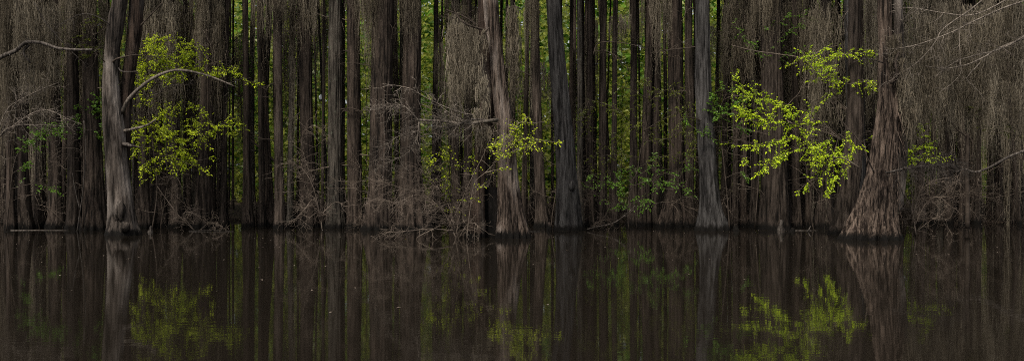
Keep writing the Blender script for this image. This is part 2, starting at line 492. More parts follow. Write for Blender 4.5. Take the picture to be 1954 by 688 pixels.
# ------------------------------------------------------------------ prototypes for what repeats
def proto_curtains():
    out = []
    for k in range(7):
        rs = np.random.RandomState(100 + k); mb = MB()
        nb = rs.randint(7, 11)
        pts = np.stack([rs.uniform(-.5, .5, nb), rs.uniform(-.4, .4, nb), rs.uniform(-1, 1, nb) ** 2 * -.9 + .15], -1)
        beards(mb, pts, 2.0, rs, 22, .09, .017, .5)
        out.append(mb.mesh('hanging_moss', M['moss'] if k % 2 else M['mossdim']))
    return out


def proto_crowns():  # unseen leaf masses, added above the frame to darken the wood below
    out = []
    for k in range(4):
        rs = np.random.RandomState(140 + k); mb = MB(); n = 480
        c = rs.normal(0, 1, (22, 3)) * (1.3, 1.3, 1.5) + (0, 0, 2.4)
        pos = c[rs.randint(0, 22, n)] + rs.normal(0, .42, (n, 3)); pos[:, 2] = np.maximum(pos[:, 2], 0)
        leaf_quads(mb, pos, rs.normal(0, 1, (n, 3)), np.array([0, 0, .7]) + rs.normal(0, .6, (n, 3)), rs.uniform(.25, .55, n), .6)
        out.append(mb.mesh('shade_crown', M['shade_crown'], smooth=False))
    return out


def proto_trunks():
    """straight-ish unit trunks: radius 1 px-free metre scale .25 m at breast height, 16 m tall"""
    out = []
    for k in range(9):
        rs = np.random.RandomState(170 + k); mb = MB()
        zs = np.array([-.5, 0, .5, 1.2, 2.5, 4, 6, 8, 10, 13, 16.])
        fl = rs.uniform(1.35, 2.0)
        r = .25 * (1 + (fl - 1) * np.exp(-np.maximum(zs, 0) / rs.uniform(.6, 1.3))) * np.interp(zs, [0, 16], [1, .6])
        x = np.cumsum(rs.normal(0, .035, len(zs))); y = np.cumsum(rs.normal(0, .03, len(zs)))
        x -= x[1]; y -= y[1]
        trunk(mb, np.stack([zs, x, y, r], -1), rs, rs.randint(6, 11), rs.uniform(.08, .2), .8, 36, .2, .03, .07)
        for b in range(rs.randint(1, 5)):     # dead stubs and thin limbs
            zb = rs.uniform(1.5, 10); an = rs.uniform(0, 6.28)
            i = np.interp(zb, zs, x), np.interp(zb, zs, y)
            fractal(mb, (i[0], i[1], zb), np.array([math.cos(an), math.sin(an), rs.uniform(-.1, .6)]), rs.uniform(.5, 1.8), .028, rs, 1, 4, .2, .02)
        out.append(mb)
    return out


CURT, CROWN, TRUNKS = proto_curtains(), proto_crowns(), proto_trunks()
TRUNK_ME = {}


def trunk_mesh(k, mat):
    if (k, mat) not in TRUNK_ME:
        if any(a == k for a, _ in TRUNK_ME):
            src = next(v for (a, _), v in TRUNK_ME.items() if a == k); me = src.copy(); me.materials[0] = M[mat]
        else:
            me = TRUNKS[k].mesh('trunk', M[mat])
        me.name = 'trunk'; TRUNK_ME[(k, mat)] = me
    return TRUNK_ME[(k, mat)]


def add_crown(root, d, x, rs, s=1.0):
    z0 = CAMZ + .1755 * d + (2.6 if d < 41 else 1.2); s = s * (.7 if d < 41 else 1 if d < 51 else .6)  # height and size vary with depth to steer how much light gets in
    link('shade_crown', CROWN[rs.randint(4)], root, (x - root.location.x, 0, z0), (s * rs.uniform(.9, 1.25),) * 2 + (s * rs.uniform(.8, 1.1),), rs.uniform(0, 6.28))


def add_moss(root, lx, ly, z, w, L, rs, name='hanging_moss', rz=None):
    return link(name, CURT[rs.randint(len(CURT))], root, (lx, ly, z), (w, min(w, 1.1), L / 2.0), rs.normal(0, .25) if rz is None else rz)


# ------------------------------------------------------------------ the trees one can name
LAND = [(-60, 'left edge')]      # (px, short name) of the landmarks the other trunks are located by


def named(name, label, px, py, cat='tree', group=None):
    d = depth(py)
    o = empty(name, (X(px, d), d, 0)); tag(o, label, cat, group)
    return o, d


def limb(mb, rows, d, w0, w1, sides=7, rs=None, thin=.64):
    """rows (px, py[, metres nearer the lens]) ; widths are half widths in px"""
    pts = [P(r[0], r[1], d - (r[2] if len(r) > 2 else 0)) for r in rows]
    p = smooth_path(pts); tube(mb, p, np.linspace(w0, w1, len(p)) * thin * d / F, sides, rs, .12 if rs is not None else 0)
    return p


def side_twigs(mb, p, rs, n, L, r=.007, level=1, spread=.8, start=.2, droop=.03, kids=3):
    for k in range(int(n * 1.7)):
        i = rs.randint(int(len(p) * start), len(p) - 1); tg = p[i + 1] - p[i]; tg /= np.linalg.norm(tg)
        fractal(mb, p[i], tg * .8 + rs.normal(0, spread, 3) * (1, .7, .8), L * rs.uniform(.5, 1.3), r, rs, level, kids, .2, droop)


def forked():
    rs = np.random.RandomState(1)
    o, d = named('cypress_tree', 'forked pale grey cypress with burl at foot and long arching limb', 233, 448)
    mb = MB()
    trunk(mb, px_profile([(448, 233, 32), (430, 232, 27), (400, 230, 24), (350, 226, 21), (300, 222, 20), (250, 218, 20), (200, 214, 17),
                          (150, 212, 15), (100, 214, 14), (60, 219, 15.5), (25, 224, 15), (0, 228, 14)], d), rs, 7, .10, .7, 72, .1, .022, .06)
    c = P(236, 402, d) + (0, -.36, 0)          # burl and root knob
    for (cc, s) in ((c, (.17, .16, .3)), (P(248, 432, d) + (0, -.42, 0), (.14, .14, .16)), (P(244, 276, d) + (0, -.05, 0), (.07, .2, .06))):
        a, b = np.meshgrid(np.linspace(0, 2 * math.pi, 25)[:-1], np.linspace(-1.5, 1.5, 12))
        k = 1 + .12 * np.sin(3 * a + 2 * b) + rs.normal(0, .05, a.shape)
        v = np.stack([np.cos(a) * np.cos(b) * s[0] * k, np.sin(a) * np.cos(b) * s[1] * k, np.sin(b) * s[2] * k], -1) + cc
        i = np.arange(11)[:, None] * 24; j = np.arange(24)[None]; kk = (j + 1) % 24
        mb.add(v.reshape(-1, 3), np.stack([i + j, i + kk, i + 24 + kk, i + 24 + j], -1).reshape(-1, 4))
    mb.obj('trunk', M['pale'], o)
    mb = MB()
    pr = px_profile([(340, 231, 9), (300, 234, 12), (250, 238, 12), (190, 241, 11), (120, 249, 12), (60, 256, 13), (0, 261, 13)], d + .3)
    trunk(mb, pr[1:], rs, 6, .0, .7, 56, .12, .025, .06)
    mb.obj('trunk', M['red'], o)
    for rows, w0, w1, m, tw in (
        ([(233, 215), (245, 190, .2), (270, 165, .4), (300, 145, .5), (335, 134, .5), (372, 138, .5), (412, 150, .4), (450, 166, .3)], 6.2, 2.2, 'deadwood', 5),
        ([(212, 122), (222, 113, .4), (240, 108, .5), (262, 105, .5), (305, 108, .5)], 3.4, .8, 'darktwig', 3),
        ([(226, 130), (232, 136, .4), (245, 137, .5), (264, 136, .5)], 2.6, 1.2, 'limb', 0),
        ([(236, 250), (258, 245, .4), (280, 239, .5), (298, 227, .5)], 5.2, 2.0, 'deadwood', 0),
        ([(232, 274), (246, 277, .5), (258, 279, .5), (271, 281, .5)], 6, 1.0, 'limb', 0),
        ([(258, 60, -.3), (275, 42, -.2), (292, 24, -.2), (310, 5, -.2)], 3, 1.5, 'darktwig', 0),
        ([(212, 48, .2), (185, 32, .3), (158, 27, .4), (130, 38, .4), (104, 54, .4)], 2.0, .7, 'limb', 4),
        ([(286, 170, .2), (300, 180, .3), (320, 163, .3), (345, 163, .3), (368, 160, .3)], 1.8, .6, 'limb', 3),
        ([(250, 183, .2), (276, 182, .3)], 1.8, .9, 'limb', 0),
        ([(200, 118, .2), (190, 108, .4), (180, 98, .5)], 1.5, .6, 'darktwig', 2),
    ):
        mb = MB(); p = limb(mb, rows, d, w0, w1, 7, rs)
        if tw: side_twigs(mb, p, rs, tw, .5, .006)
        mb.obj('branch', M[m], o)
    add_crown(o, d, X(235, d), rs)
    LAND.append((233, 'forked cypress'))


def twin():
    rs = np.random.RandomState(2)
    o, d = named('cypress_tree', 'cypress of two flared boles joined above a black gap, broken limb at left', 945, 453)
    mb = MB()
    trunk(mb, px_profile([(453, 979, 30), (430, 977, 27), (400, 974, 23), (350, 970, 19), (300, 968, 17), (250, 965, 16), (200, 958, 16),
                          (150, 952, 14), (100, 947, 13), (50, 940, 14), (0, 936, 14)], d), rs, 13, .2, .9, 130, .08, .035, .04)
    mb.obj('trunk', M['stringy'], o)
    mb = MB()
    trunk(mb, px_profile([(453, 907, 20), (430, 908, 18), (400, 909, 16), (350, 912, 14), (300, 918, 13), (250, 925, 13), (200, 929, 13),
                          (100, 926, 12), (0, 922, 11)], d + .15), rs, 11, .14, .8, 72, .1, .03, .05)
    mb.obj('trunk', M['red'], o)
    mb = MB()  # added third bole, its blackness stands in for the unlit gap
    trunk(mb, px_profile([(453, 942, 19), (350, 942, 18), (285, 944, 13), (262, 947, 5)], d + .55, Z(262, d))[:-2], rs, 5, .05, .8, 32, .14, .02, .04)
    mb.obj('gap_shade_bole', M['shade_black'], o)['label'] = 'added black bole standing for the shade between the two boles'
    for rows, w0, w1, m, tw, L in (
        ([(950, 228, .3), (915, 233, .6), (880, 236, .7), (845, 231, .7), (800, 229, .7)], 5.5, 3.2, 'deadwood', 22, .8),
        ([(948, 232, .3), (900, 228, .7), (860, 243, .8), (825, 240, .8)], 3.5, 1.5, 'limb', 14, .7),
        ([(930, 58, .3), (905, 52, .5), (885, 43, .6), (872, 30, .6), (862, 5, .6)], 3.6, 1.5, 'darktwig', 6, .5),
        ([(930, 58, .4), (922, 65, .5), (934, 52, .6)], 2.6, 1.2, 'darktwig', 0, .3),
        ([(935, 222, .3), (880, 215, .6), (820, 190, .8), (780, 168, .8), (730, 160, .8)], 1.3, .5, 'deadwood', 8, .4),
        ([(900, 238, .7), (850, 210, .8), (820, 180, .9)], 1.2, .5, 'deadwood', 6, .5),
    ):
        mb = MB(); p = limb(mb, rows, d, w0, w1, 7, rs)
        if tw: side_twigs(mb, p, rs, tw, L, .008, 2, .7, .25)
        mb.obj('branch', M[m], o)
    mb = MB()      # stringy shreds of moss clinging to the left face
    n = 26
    pts = np.stack([X(rs.uniform(908, 930, n), d), np.full(n, d - .42), Z(rs.uniform(60, 250, n), d)], -1)
    beards(mb, pts, .8, rs, 16, .06, .024)
    mb.obj('moss_shreds', M['moss'], o)
    add_crown(o, d, X(940, d), rs)
    LAND.append((945, 'two-boled cypress'))


def right_big():
    rs = np.random.RandomState(3)
    o, d = named('cypress_tree', 'stout cypress with wide skirt of stringy bark, foremost on the right', 1668, 456)
    mb = MB()
    trunk(mb, px_profile([(456, 1666, 50), (440, 1667, 45), (420, 1669, 40), (380, 1675, 33), (340, 1681, 27), (300, 1686, 24), (250, 1692, 23),
                          (200, 1697, 22), (150, 1694, 18), (100, 1691, 13), (50, 1689, 12), (0, 1688, 12)], d), rs, 13, .26, 1.2, 190, .07, .035, .04)
    for k in range(70):                       # peeling strips of bark
        u = rs.uniform(160, 440); c = np.interp(u, [150, 200, 300, 440], [1694, 1697, 1686, 1667]); h = np.interp(u, [150, 200, 300, 380, 440], [18, 25, 27, 36, 50])
        s = rs.uniform(-.9, .9); p0 = P(c + h * s, u, d); p0[1] = d - h * d / F * math.sqrt(1 - s * s) - .02
        pp = twig_path(p0, np.array([s * .25 + rs.normal(0, .08), -.12, -1]), rs.uniform(.3, .9), rs, 6, .06)
        tube(mb, pp, np.linspace(.016, .006, 6), 4)
    mb.obj('trunk', M['skirt'], o)
    mb = MB()
    trunk(mb, px_profile([(400, 1707, 14), (350, 1713, 15), (280, 1718, 14), (220, 1722, 12), (150, 1718, 10), (0, 1712, 9)], d + .12)[1:], rs, 7, 0, .8, 48, .12, .04, .06)
    mb.obj('trunk', M['pale'], o)
    for rows, w0, w1, m, tw, L in (
        ([(1700, 160, .4), (1712, 140, .5), (1708, 120, .5), (1716, 98, .5)], 7, 3, 'dark', 6, .35),
        ([(1640, 320, .4), (1612, 303, .5), (1590, 300, .6)], 3, 1.4, 'twig', 2, .3),
        ([(1690, 330, .6), (1725, 322, .8), (1770, 316, .9), (1800, 312, .9), (1830, 318, .9)], 3.2, 1.2, 'limb', 60, .55),
        ([(1685, 120, .3), (1655, 112, .5), (1625, 120, .6)], 2, .8, 'limb', 3, .4),
        ([(1668, 330, .7), (1640, 270, 1.0), (1610, 235, 1.0), (1585, 190, 1.0)], 2.4, 1, 'darktwig', 8, .5),
    ):
        mb = MB(); p = limb(mb, rows, d, w0, w1, 7, rs)
        if tw: side_twigs(mb, p, rs, tw, L, .006, 2, .75, .2, .05 if tw > 30 else .03)
        mb.obj('branch', M[m], o)
    mb = MB()
    n = 34; u = rs.uniform(60, 240, n)
    pts = np.stack([X(np.interp(u, [60, 240], [1704, 1722]) + rs.normal(0, 9, n), d), np.full(n, d - .33) + rs.normal(0, .1, n), Z(u, d)], -1)
    beards(mb, pts, .9, rs, 16, .07, .024)
    mb.obj('moss_shreds', M['mossdim'], o)
    add_crown(o, d, X(1690, d), rs)
    LAND.append((1668, 'skirted cypress'))


NAMED = [   # label, material, rows(py, px, half width), flutes, amp, short landmark name
    ('broad dark fluted cypress close behind the forked pale cypress', 'brown', [(438, 181, 25), (420, 181, 22), (380, 180, 19), (300, 177, 17), (200, 174, 15), (0, 170, 13)], 11, .2, None),
    ('broad shaggy dark cypress left of the wide fluted one, dead twigs before it', 'brown', [(438, 720, 29), (420, 721, 27), (390, 723, 24), (360, 724, 21), (250, 727, 20), (100, 730, 20), (0, 731, 20)], 13, .13, 'shaggy cypress'),
    ('wide fluted cypress flaring behind a screen of dead twigs', 'brown', [(437, 782, 36), (415, 782, 32), (380, 783, 26), (330, 784, 21), (250, 784, 18), (100, 786, 17), (0, 787, 16)], 11, .17, 'fluted cypress'),
    ('smooth blue grey cypress leaning left, knot low on its right side', 'grey', [(439, 1085, 27), (420, 1085, 24), (380, 1084, 22), (330, 1081, 19), (260, 1076, 18), (180, 1069, 17), (100, 1062, 15), (20, 1057, 13), (0, 1056, 13)], 6, .07, 'leaning cypress'),
    ('dim brown cypress with deep dark flutes at its foot', 'brown', [(433, 1286, 31), (415, 1287, 27), (390, 1288, 21), (350, 1290, 16), (280, 1290, 14), (150, 1289, 14), (0, 1288, 13)], 11, .24, 'deep-fluted cypress'),
    ('straight grey brown cypress with broad furrowed foot beside the lime sapling', 'grey', [(439, 1358, 30), (420, 1357, 26), (395, 1355, 21), (350, 1352, 17), (280, 1348, 16), (150, 1342, 14.5), (0, 1340, 13)], 11, .2, 'furrowed cypress'),
    ('massive dim cypress standing behind the lime leaves', 'dark', [(437, 1477, 29), (415, 1477, 27), (350, 1477, 24), (250, 1476, 22), (150, 1474, 20), (0, 1472, 18)], 9, .1, 'massive dim cypress'),
    ('dark bole leaning right close against the skirted cypress', 'dark', [(447, 1608, 26), (420, 1612, 23), (360, 1619, 20), (300, 1626, 18), (200, 1632, 15), (0, 1634, 13)], 8, .15, None),
    ('tall blue grey trunk rising between leaning bole and skirted cypress', 'grey', [(440, 1640, 20), (350, 1636, 17), (200, 1632, 16), (100, 1630, 16), (0, 1628, 15)], 8, .1, None),
    ('stout brown trunk with moss-grown sides at left of the pale slit', 'dark', [(437, 143, 17), (400, 143, 14), (300, 141, 12), (100, 138, 10), (0, 137, 10)], 9, .15, 'slit trunk'),
    ('broad brown trunk under the lowest yellow leaves, rightmost before the bright gap', 'brown', [(435, 388, 20), (410, 389, 17), (350, 391, 15), (200, 394, 13), (0, 396, 12)], 9, .16, 'gap trunk'),
    ('straight dark trunk with dead twigs hanging just to its right', 'dark', [(436, 533, 11), (400, 533, 9.5), (300, 532, 8.5), (100, 530, 8), (0, 529, 8)], 8, .12, 'straight dark trunk'),
    ('thick trunk behind dangling dead twigs', 'brown', [(434, 588, 20), (400, 588, 17), (300, 587, 14), (200, 584, 12), (0, 582, 11)], 9, .12, 'twig-hung trunk'),
    ('broad grey speckled trunk standing upright', 'lichen', [(435, 641, 20), (400, 641, 16), (300, 640, 14), (150, 640, 13), (0, 640, 12)], 8, .1, 'speckled trunk'),
    ('thick brown trunk just right of the speckled one', 'brown', [(435, 677, 17), (400, 677, 14), (300, 676, 13), (100, 675, 12), (0, 674, 12)], 9, .1, None),
    ('broad dark trunk flaring in the shade left of the leaning cypress', 'dark', [(433, 1034, 15), (400, 1033, 12), (300, 1028, 9), (100, 1022, 8), (0, 1021, 8)], 9, .15, None),
]


def make_named():
    for k, (label, mat, rows, fl, amp, land) in enumerate(NAMED):
        rs = np.random.RandomState(20 + k)
        py, px, h = rows[0]
        o, d = named('cypress_tree', label, px, py)
        mb = MB()
        trunk(mb, px_profile(rows, d), rs, fl, amp * 1.35, .8, 72 if h > 18 else 48, .12, .04, .05)
        if land == 'leaning cypress':
            c = P(1090, 355, d) + (0, -.33, 0)
            a, b = np.meshgrid(np.linspace(0, 2 * math.pi, 21)[:-1], np.linspace(-1.5, 1.5, 10))
            v = np.stack([np.cos(a) * np.cos(b) * .1, np.sin(a) * np.cos(b) * .09, np.sin(b) * .17], -1) * (1 + .1 * np.sin(4 * a))[..., None] + c
            i = np.arange(9)[:, None] * 20; j = np.arange(20)[None]; kk = (j + 1) % 20
            mb.add(v.reshape(-1, 3), np.stack([i + j, i + kk, i + 20 + kk, i + 20 + j], -1).reshape(-1, 4))
        mb.obj('trunk', M[mat], o)
        if land != 'leaning cypress':
            for b in range(rs.randint(2, 5)):
                mb = MB()
                u = rs.uniform(40, 330); c = np.interp(u, [r[0] for r in rows][::-1], [r[1] for r in rows][::-1])
                fractal(mb, P(c, u, d), np.array([rs.choice([-1, 1]) * rs.uniform(.5, 1), rs.uniform(-.9, .1), rs.uniform(-.2, .6)]), rs.uniform(.7, 1.8), .022, rs, 2, 4, .2, .02)
                mb.obj('branch', M['darktwig' if k % 2 else 'twig'], o)
        add_crown(o, d, X(rows[-1][1], d), rs)
        if land: LAND.append((px, land))
        zt = CAMZ + .1755 * d
        if mat in ('brown', 'dark'):
            for j in range(2):
                add_moss(o, rs.uniform(-.5, .5) + X(rows[-1][1], d) - o.location.x, -.3, zt + .4, rs.uniform(.4, .9), rs.uniform(1.2, 3.0), rs)


forked(); twin(); right_big(); make_named()

# ------------------------------------------------------------------ the many other trunks
OTHER = []   # (root, px, d, look)
MOSSY = [(-60, 205, .95), (205, 262, .4), (262, 436, .9), (520, 600, .5), (745, 800, .6), (860, 940, .9), (1110, 1230, .35), (1370, 1440, .8), (1440, 1670, .95), (1700, 2030, 1.0)]
# px at foot, half width, waterline row (or None: d given), lean px at the top of the frame, material
MID = [(48, 13, 436, -4, 'dark'), (75, 9, 434, 3, 'brown'), (104, 12, 435, 5, 'dark'), (20, 11, 437, 0, 'brown'), (276, 11, 435, 4, 'dark'),
       (303, 13, 434, -3, 'brown'), (336, 9, 434, 6, 'dark'), (361, 8, 433, -2, 'brown'), (425, 8, 434, -10, 'dark'), (474, 7, 433, 8, 'brown'),
       (500, 7, 433, 2, 'dark'), (517, 8, 432, -26, 'brown'), (553, 7, 433, 3, 'lichen'), (615, 4, 434, -8, 'dark'), (827, 7, 433, 1, 'dark'), (838, 3, 432, 3, 'dark'),
       (868, 9, 434, 3, 'brown'), (890, 8, 433, 0, 'dark'), (999, 6, 431, -2, 'brown'), (1107, 7, 433, -4, 'lichen'), (1126, 9, 432, -2, 'brown'), (1146, 9, 431, 2, 'dark'),
       (1172, 6, 431, 4, 'dark'), (1208, 8, 431, -4, 'dark'), (1229, 9, 432, 5, 'brown'), (1247, 9, 432, -3, 'dark'), (1316, 9, 433, -6, 'dark'), (1402, 8, 434, 4, 'dark'),
       (1419, 9, 433, -8, 'brown'), (1440, 7, 434, 3, 'dark'), (1520, 9, 435, -4, 'dark'), (1545, 9, 434, 2, 'brown'), (1574, 15, 436, 6, 'dark'),
       (1758, 9, 428, 4, 'dark'), (1792, 7, 426, -3, 'lichen'), (1812, 8, 425, 2, 'dark'), (1835, 8, 424, 3, 'brown'), (1860, 9, 424, -3, 'dark'), (1889, 8, 423, 2, 'brown'), (1908, 9, 424, 3, 'dark'), (1938, 10, 425, 0, 'brown')]
LOOKS = {'dark': 'dark', 'brown': 'brown', 'lichen': 'grey', 'grey': 'grey'}


def back_tree(px, hw, d, lean, mat, rs, low=None):
    x = X(px, d)
    o = empty('cypress_tree', (x, d, 0))
    k = rs.randint(len(TRUNKS)); s = hw * d / F / .25
    t = link('trunk', trunk_mesh(k, mat), o, (0, 0, 0), (s, s, rs.uniform(.92, 1.12)), rs.uniform(0, 6.28))
    t.rotation_euler = (rs.normal(0, .008), math.atan(lean / 354.0), rs.uniform(0, 6.28))
    zt = CAMZ + .1755 * d
    add_crown(o, d, x + lean * d / F * 1.2, rs, 1.0)
    pm = next((p for a, b, p in MOSSY if a <= px < b), .12)
    if rs.uniform() < pm:
        for j in range(rs.randint(1, 4) if pm > .6 else 1):
            L = rs.uniform(1.6, 4.4) * d / 40 * (1.15 if pm > .9 else 1)
            add_moss(o, lean * d / F + rs.normal(0, .35), rs.uniform(-.6, .1), zt * rs.uniform(.62, 1.1), rs.uniform(.5, 1.1), L, rs)
    OTHER.append((o, px + lean * .5, d, hw, mat, lean))


rs_ = np.random.RandomState(44)
for px, hw, py, lean, mat in MID: back_tree(px, hw * rs_.uniform(.68, 1.0), depth(py) + rs_.uniform(-.1, .3), lean, mat, rs_)
px = -45.0
row = 0
while px < 2010:
    hw = 2.4 + 6.0 * rs_.beta(1.1, 2.2); d = (42.5, 48.0, 54.0, 60.0)[row % 4] + rs_.uniform(-2.2, 2.4); row += 1 + rs_.randint(2)
    lean = rs_.normal(0, 6) if rs_.uniform() < .85 else rs_.normal(0, 26)
    hw = min([hw] + [max(a + .5 - px if px < .5 * (a + b) else px - b + .5, 0) for a, b in GAPS])
    if hw < 2.6 and rs_.uniform() < .3: hw = rs_.uniform(1.6, 2.8); d = max(d, 52)
    thin = 440 < px < 860 or 985 < px < 1250
    if hw > 1.5 and not (thin and rs_.uniform() < .3): back_tree(px, hw, d, lean, rs_.choice(['dark', 'brown', 'brown', 'lichen'], p=[.3, .25, .2, .25]), rs_)
    px += rs_.uniform(5.8, 11.6)
LAND.append((2020, 'right edge'))
LAND.sort()


def ordinal(n):
    return ['first', 'second', 'third', 'fourth', 'fifth', 'sixth', 'seventh', 'eighth', 'ninth', 'tenth', 'eleventh', 'twelfth', 'thirteenth', 'fourteenth',
            'fifteenth', 'sixteenth', 'seventeenth', 'eighteenth', 'nineteenth', 'twentieth'][n] if n < 20 else str(n + 1) + 'th'


def label_others():
    zones = {}
    for rec in OTHER:
        o, px, d, hw, mat, lean = rec
        z = max(i for i, (p, _) in enumerate(LAND) if p <= px)
        band = 'front' if d < 41 else 'middle' if d < 51.5 else 'back'
        zones.setdefault((z, band), []).append(rec)
    for (z, band), recs in zones.items():
        recs.sort(key=lambda r: r[1])
        a, b = LAND[z][1], LAND[min(z + 1, len(LAND) - 1)][1]
        for n, (o, px, d, hw, mat, lean) in enumerate(recs):
            w = ('stout' if hw > 9.5 else 'slim' if hw < 6 else 'mid-sized')
            if len(recs) == 1: s = 'lone %s %s trunk, %s row, between %s and %s' % (w, LOOKS[mat], band, a, b)
            else: s = '%s %s trunk, %s from left, %s row, between %s and %s' % (w, LOOKS[mat], ordinal(n), band, a, b)
            tag(o, s, 'tree', 'cypress trunks of the swamp wood')


label_others()


# ------------------------------------------------------------------ curtains of moss
def curtain(label, x0, x1, ytop, ybot, d, n, rs, mat='moss', per=20, dy=.5, tilt=0):
    d = float(d); cx = .5 * (x0 + x1)
    o = empty('moss_curtain', (X(cx, d), d, 0)); o.location.z = Z(ytop, d)
    tag(o, label, 'hanging moss', 'curtains of hanging moss')
    mb = MB()
    px = rs.uniform(x0, x1, n); dd = d + rs.uniform(-dy, dy, n)
    zt = Z(ytop + tilt * (px - cx) / (x1 - x0) + rs.uniform(0, .75, n) ** 1.25 * (ybot - ytop), d)
    L = (ybot - ytop) * d / F
    for i in range(n):
        p = np.array([[X(px[i], d), dd[i], zt[i]]])
        Lm = max(.4, (zt[i] - Z(ybot, d))) * rs.uniform(.55, 1.05)
        beards(mb, p, Lm, rs, per, .075, .016, .2)
    br = MB()
    b = smooth_path([P(x0 - 6, ytop + 4 - tilt / 2, d), P(cx, ytop - 3, d), P(x1 + 6, ytop + 2 + tilt / 2, d)], 12)
    tube(br, b, .022, 5); br.obj('branch', M['darktwig'], o)
    mb.obj('strands', M[mat], o)
    return o


rs = np.random.RandomState(70)
curtain('grey moss curtain along the thick bare limb left of the forked cypress', 30, 100, -6, 225, 34.5, 40, rs)
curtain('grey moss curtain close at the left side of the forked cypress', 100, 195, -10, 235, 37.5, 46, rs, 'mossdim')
curtain('brown moss hanging behind the yellow leaves beside the forked cypress', 262, 348, -8, 290, 37.2, 50, rs, 'moss')
curtain('long grey moss hanging between the yellow leaves and bright gap', 350, 432, -10, 260, 38.5, 52, rs, 'moss')
curtain('thick brown moss hanging at the left of the two-boled cypress', 858, 924, 38, 240, 31.2, 36, rs, 'moss', 22, tilt=46)
curtain('narrow moss tress down the right side of the two-boled cypress', 972, 988, 15, 260, 30.8, 14, rs, 'mossdim')
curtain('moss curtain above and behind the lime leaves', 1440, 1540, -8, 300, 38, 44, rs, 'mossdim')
curtain('grey moss hanging between lime leaves and skirted cypress', 1545, 1660, -8, 330, 36, 52, rs)
curtain('grey moss veil beside the upper trunk of the skirted cypress', 1716, 1800, -10, 285, 32.5, 56, rs)
curtain('wide grey moss veil below the pale bare branches', 1800, 1880, -8, 300, 34, 54, rs)
curtain('grey moss veil at the far right edge below pale branches', 1880, 1965, -12, 310, 33, 50, rs)
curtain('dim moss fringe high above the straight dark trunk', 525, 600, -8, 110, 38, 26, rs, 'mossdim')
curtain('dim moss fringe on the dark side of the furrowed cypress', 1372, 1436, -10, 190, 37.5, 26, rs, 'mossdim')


# ------------------------------------------------------------------ leafy saplings
def sapling(label, stem, d, sprays, mat, rs, size=.075, name='leafy_sapling', group='leafy saplings in spring leaf', wood='darktwig', w=2.2, keep=1.0, step=.05, blobs=()):
    """stem: rows (px, py) from the foot; sprays: (rows, twigs per metre, twig length)"""
    o = empty(name, P(stem[0][0], stem[0][1], d) * (1, 1, 0)); tag(o, label, 'sapling', group)
    st, lf = MB(), MB(); tlb = .32
    limb(st, stem, d, w, .8, 6, rs)
    for rows, tw, tl in sprays:
        pts = [P(r[0], r[1], d - (r[2] if len(r) > 2 else 0)) for r in rows]
        spray(st, lf, pts, .016, .005, rs, tw, tl, size, step, keep=keep)
    nodes = [r for rows, _, _ in sprays for r in rows] + [tuple(r) for r in stem]
    for bx, by, rx, ry, n in blobs:
        for k in range(int(n * .9 + .5)):
            an = rs.uniform(0, 6.28); q = 1.15 * math.sqrt(rs.uniform()); tx, ty = bx + rx * q * math.cos(an), by + ry * q * math.sin(an)
            c = min(nodes, key=lambda r: (r[0] - tx) ** 2 + (r[1] - ty) ** 2); dz = (c[2] if len(c) > 2 else 0)
            ex = tx + (tx - c[0]) * .25 + rs.normal(0, 10); ey = ty + rs.normal(2, 6); dn = dz + rs.normal(0, .4)
            pts = [P(c[0], c[1], d - dz), P(.5 * (c[0] + tx), .5 * (c[1] + ty) - rs.uniform(0, 8), d - .5 * (dz + dn)), P(tx, ty, d - dn), P(ex, ey, d - dn)]
            spray(st, lf, pts, .008, .003, rs, 7, tlb * rs.uniform(.6, 1.5), size, step, start=.3, keep=keep * rs.uniform(.5, .95))
    st.obj('stem', M[wood], o); lf.obj('foliage', M[mat], o, smooth=False)
    return o


rs = np.random.RandomState(80)
sapling('lime green sapling with bright drooping sprays, left of skirted cypress', [(1622, 452), (1640, 380), (1625, 300), (1590, 250), (1540, 235), (1480, 225)], 31.6, [
    ([(1560, 240), (1500, 235, .2), (1450, 225, .4), (1410, 218, .4)], 13, .6),
    ([(1480, 225), (1440, 195, .2), (1415, 165, .3), (1398, 138, .4)], 8, .5),
    ([(1520, 232), (1490, 205, .2), (1465, 185, .3), (1440, 190, .3)], 10, .5),
    ([(1590, 250), (1570, 280, .3), (1520, 285, .5), (1470, 310, .6), (1448, 330, .6)], 12, .45),
    ([(1600, 262), (1590, 300, .4), (1590, 335, .5), (1578, 368, .5)], 13, .5),
    ([(1600, 255), (1625, 275, .3), (1615, 310, .4), (1608, 345, .4)], 9, .45),
    ([(1580, 290, .3), (1545, 315, .5), (1530, 305, .6)], 10, .4),
    ([(1560, 238), (1545, 215, .3), (1550, 255, .4)], 10, .4),
    ([(1560, 262, .2), (1480, 268, .4), (1430, 280, .5), (1392, 272, .5)], 9, .4),
    ([(1620, 290), (1650, 268, .3), (1672, 262, .4)], 6, .3),
    ([(1580, 330, .4), (1540, 350, .5), (1512, 375, .5)], 5, .35)], 'lime', rs, .072,
    blobs=[(1425, 165, 25, 25, 5), (1450, 215, 50, 25, 8), (1500, 225, 45, 30, 6), (1460, 300, 40, 22, 6), (1545, 285, 45, 18, 6), (1585, 320, 30, 30, 7)])
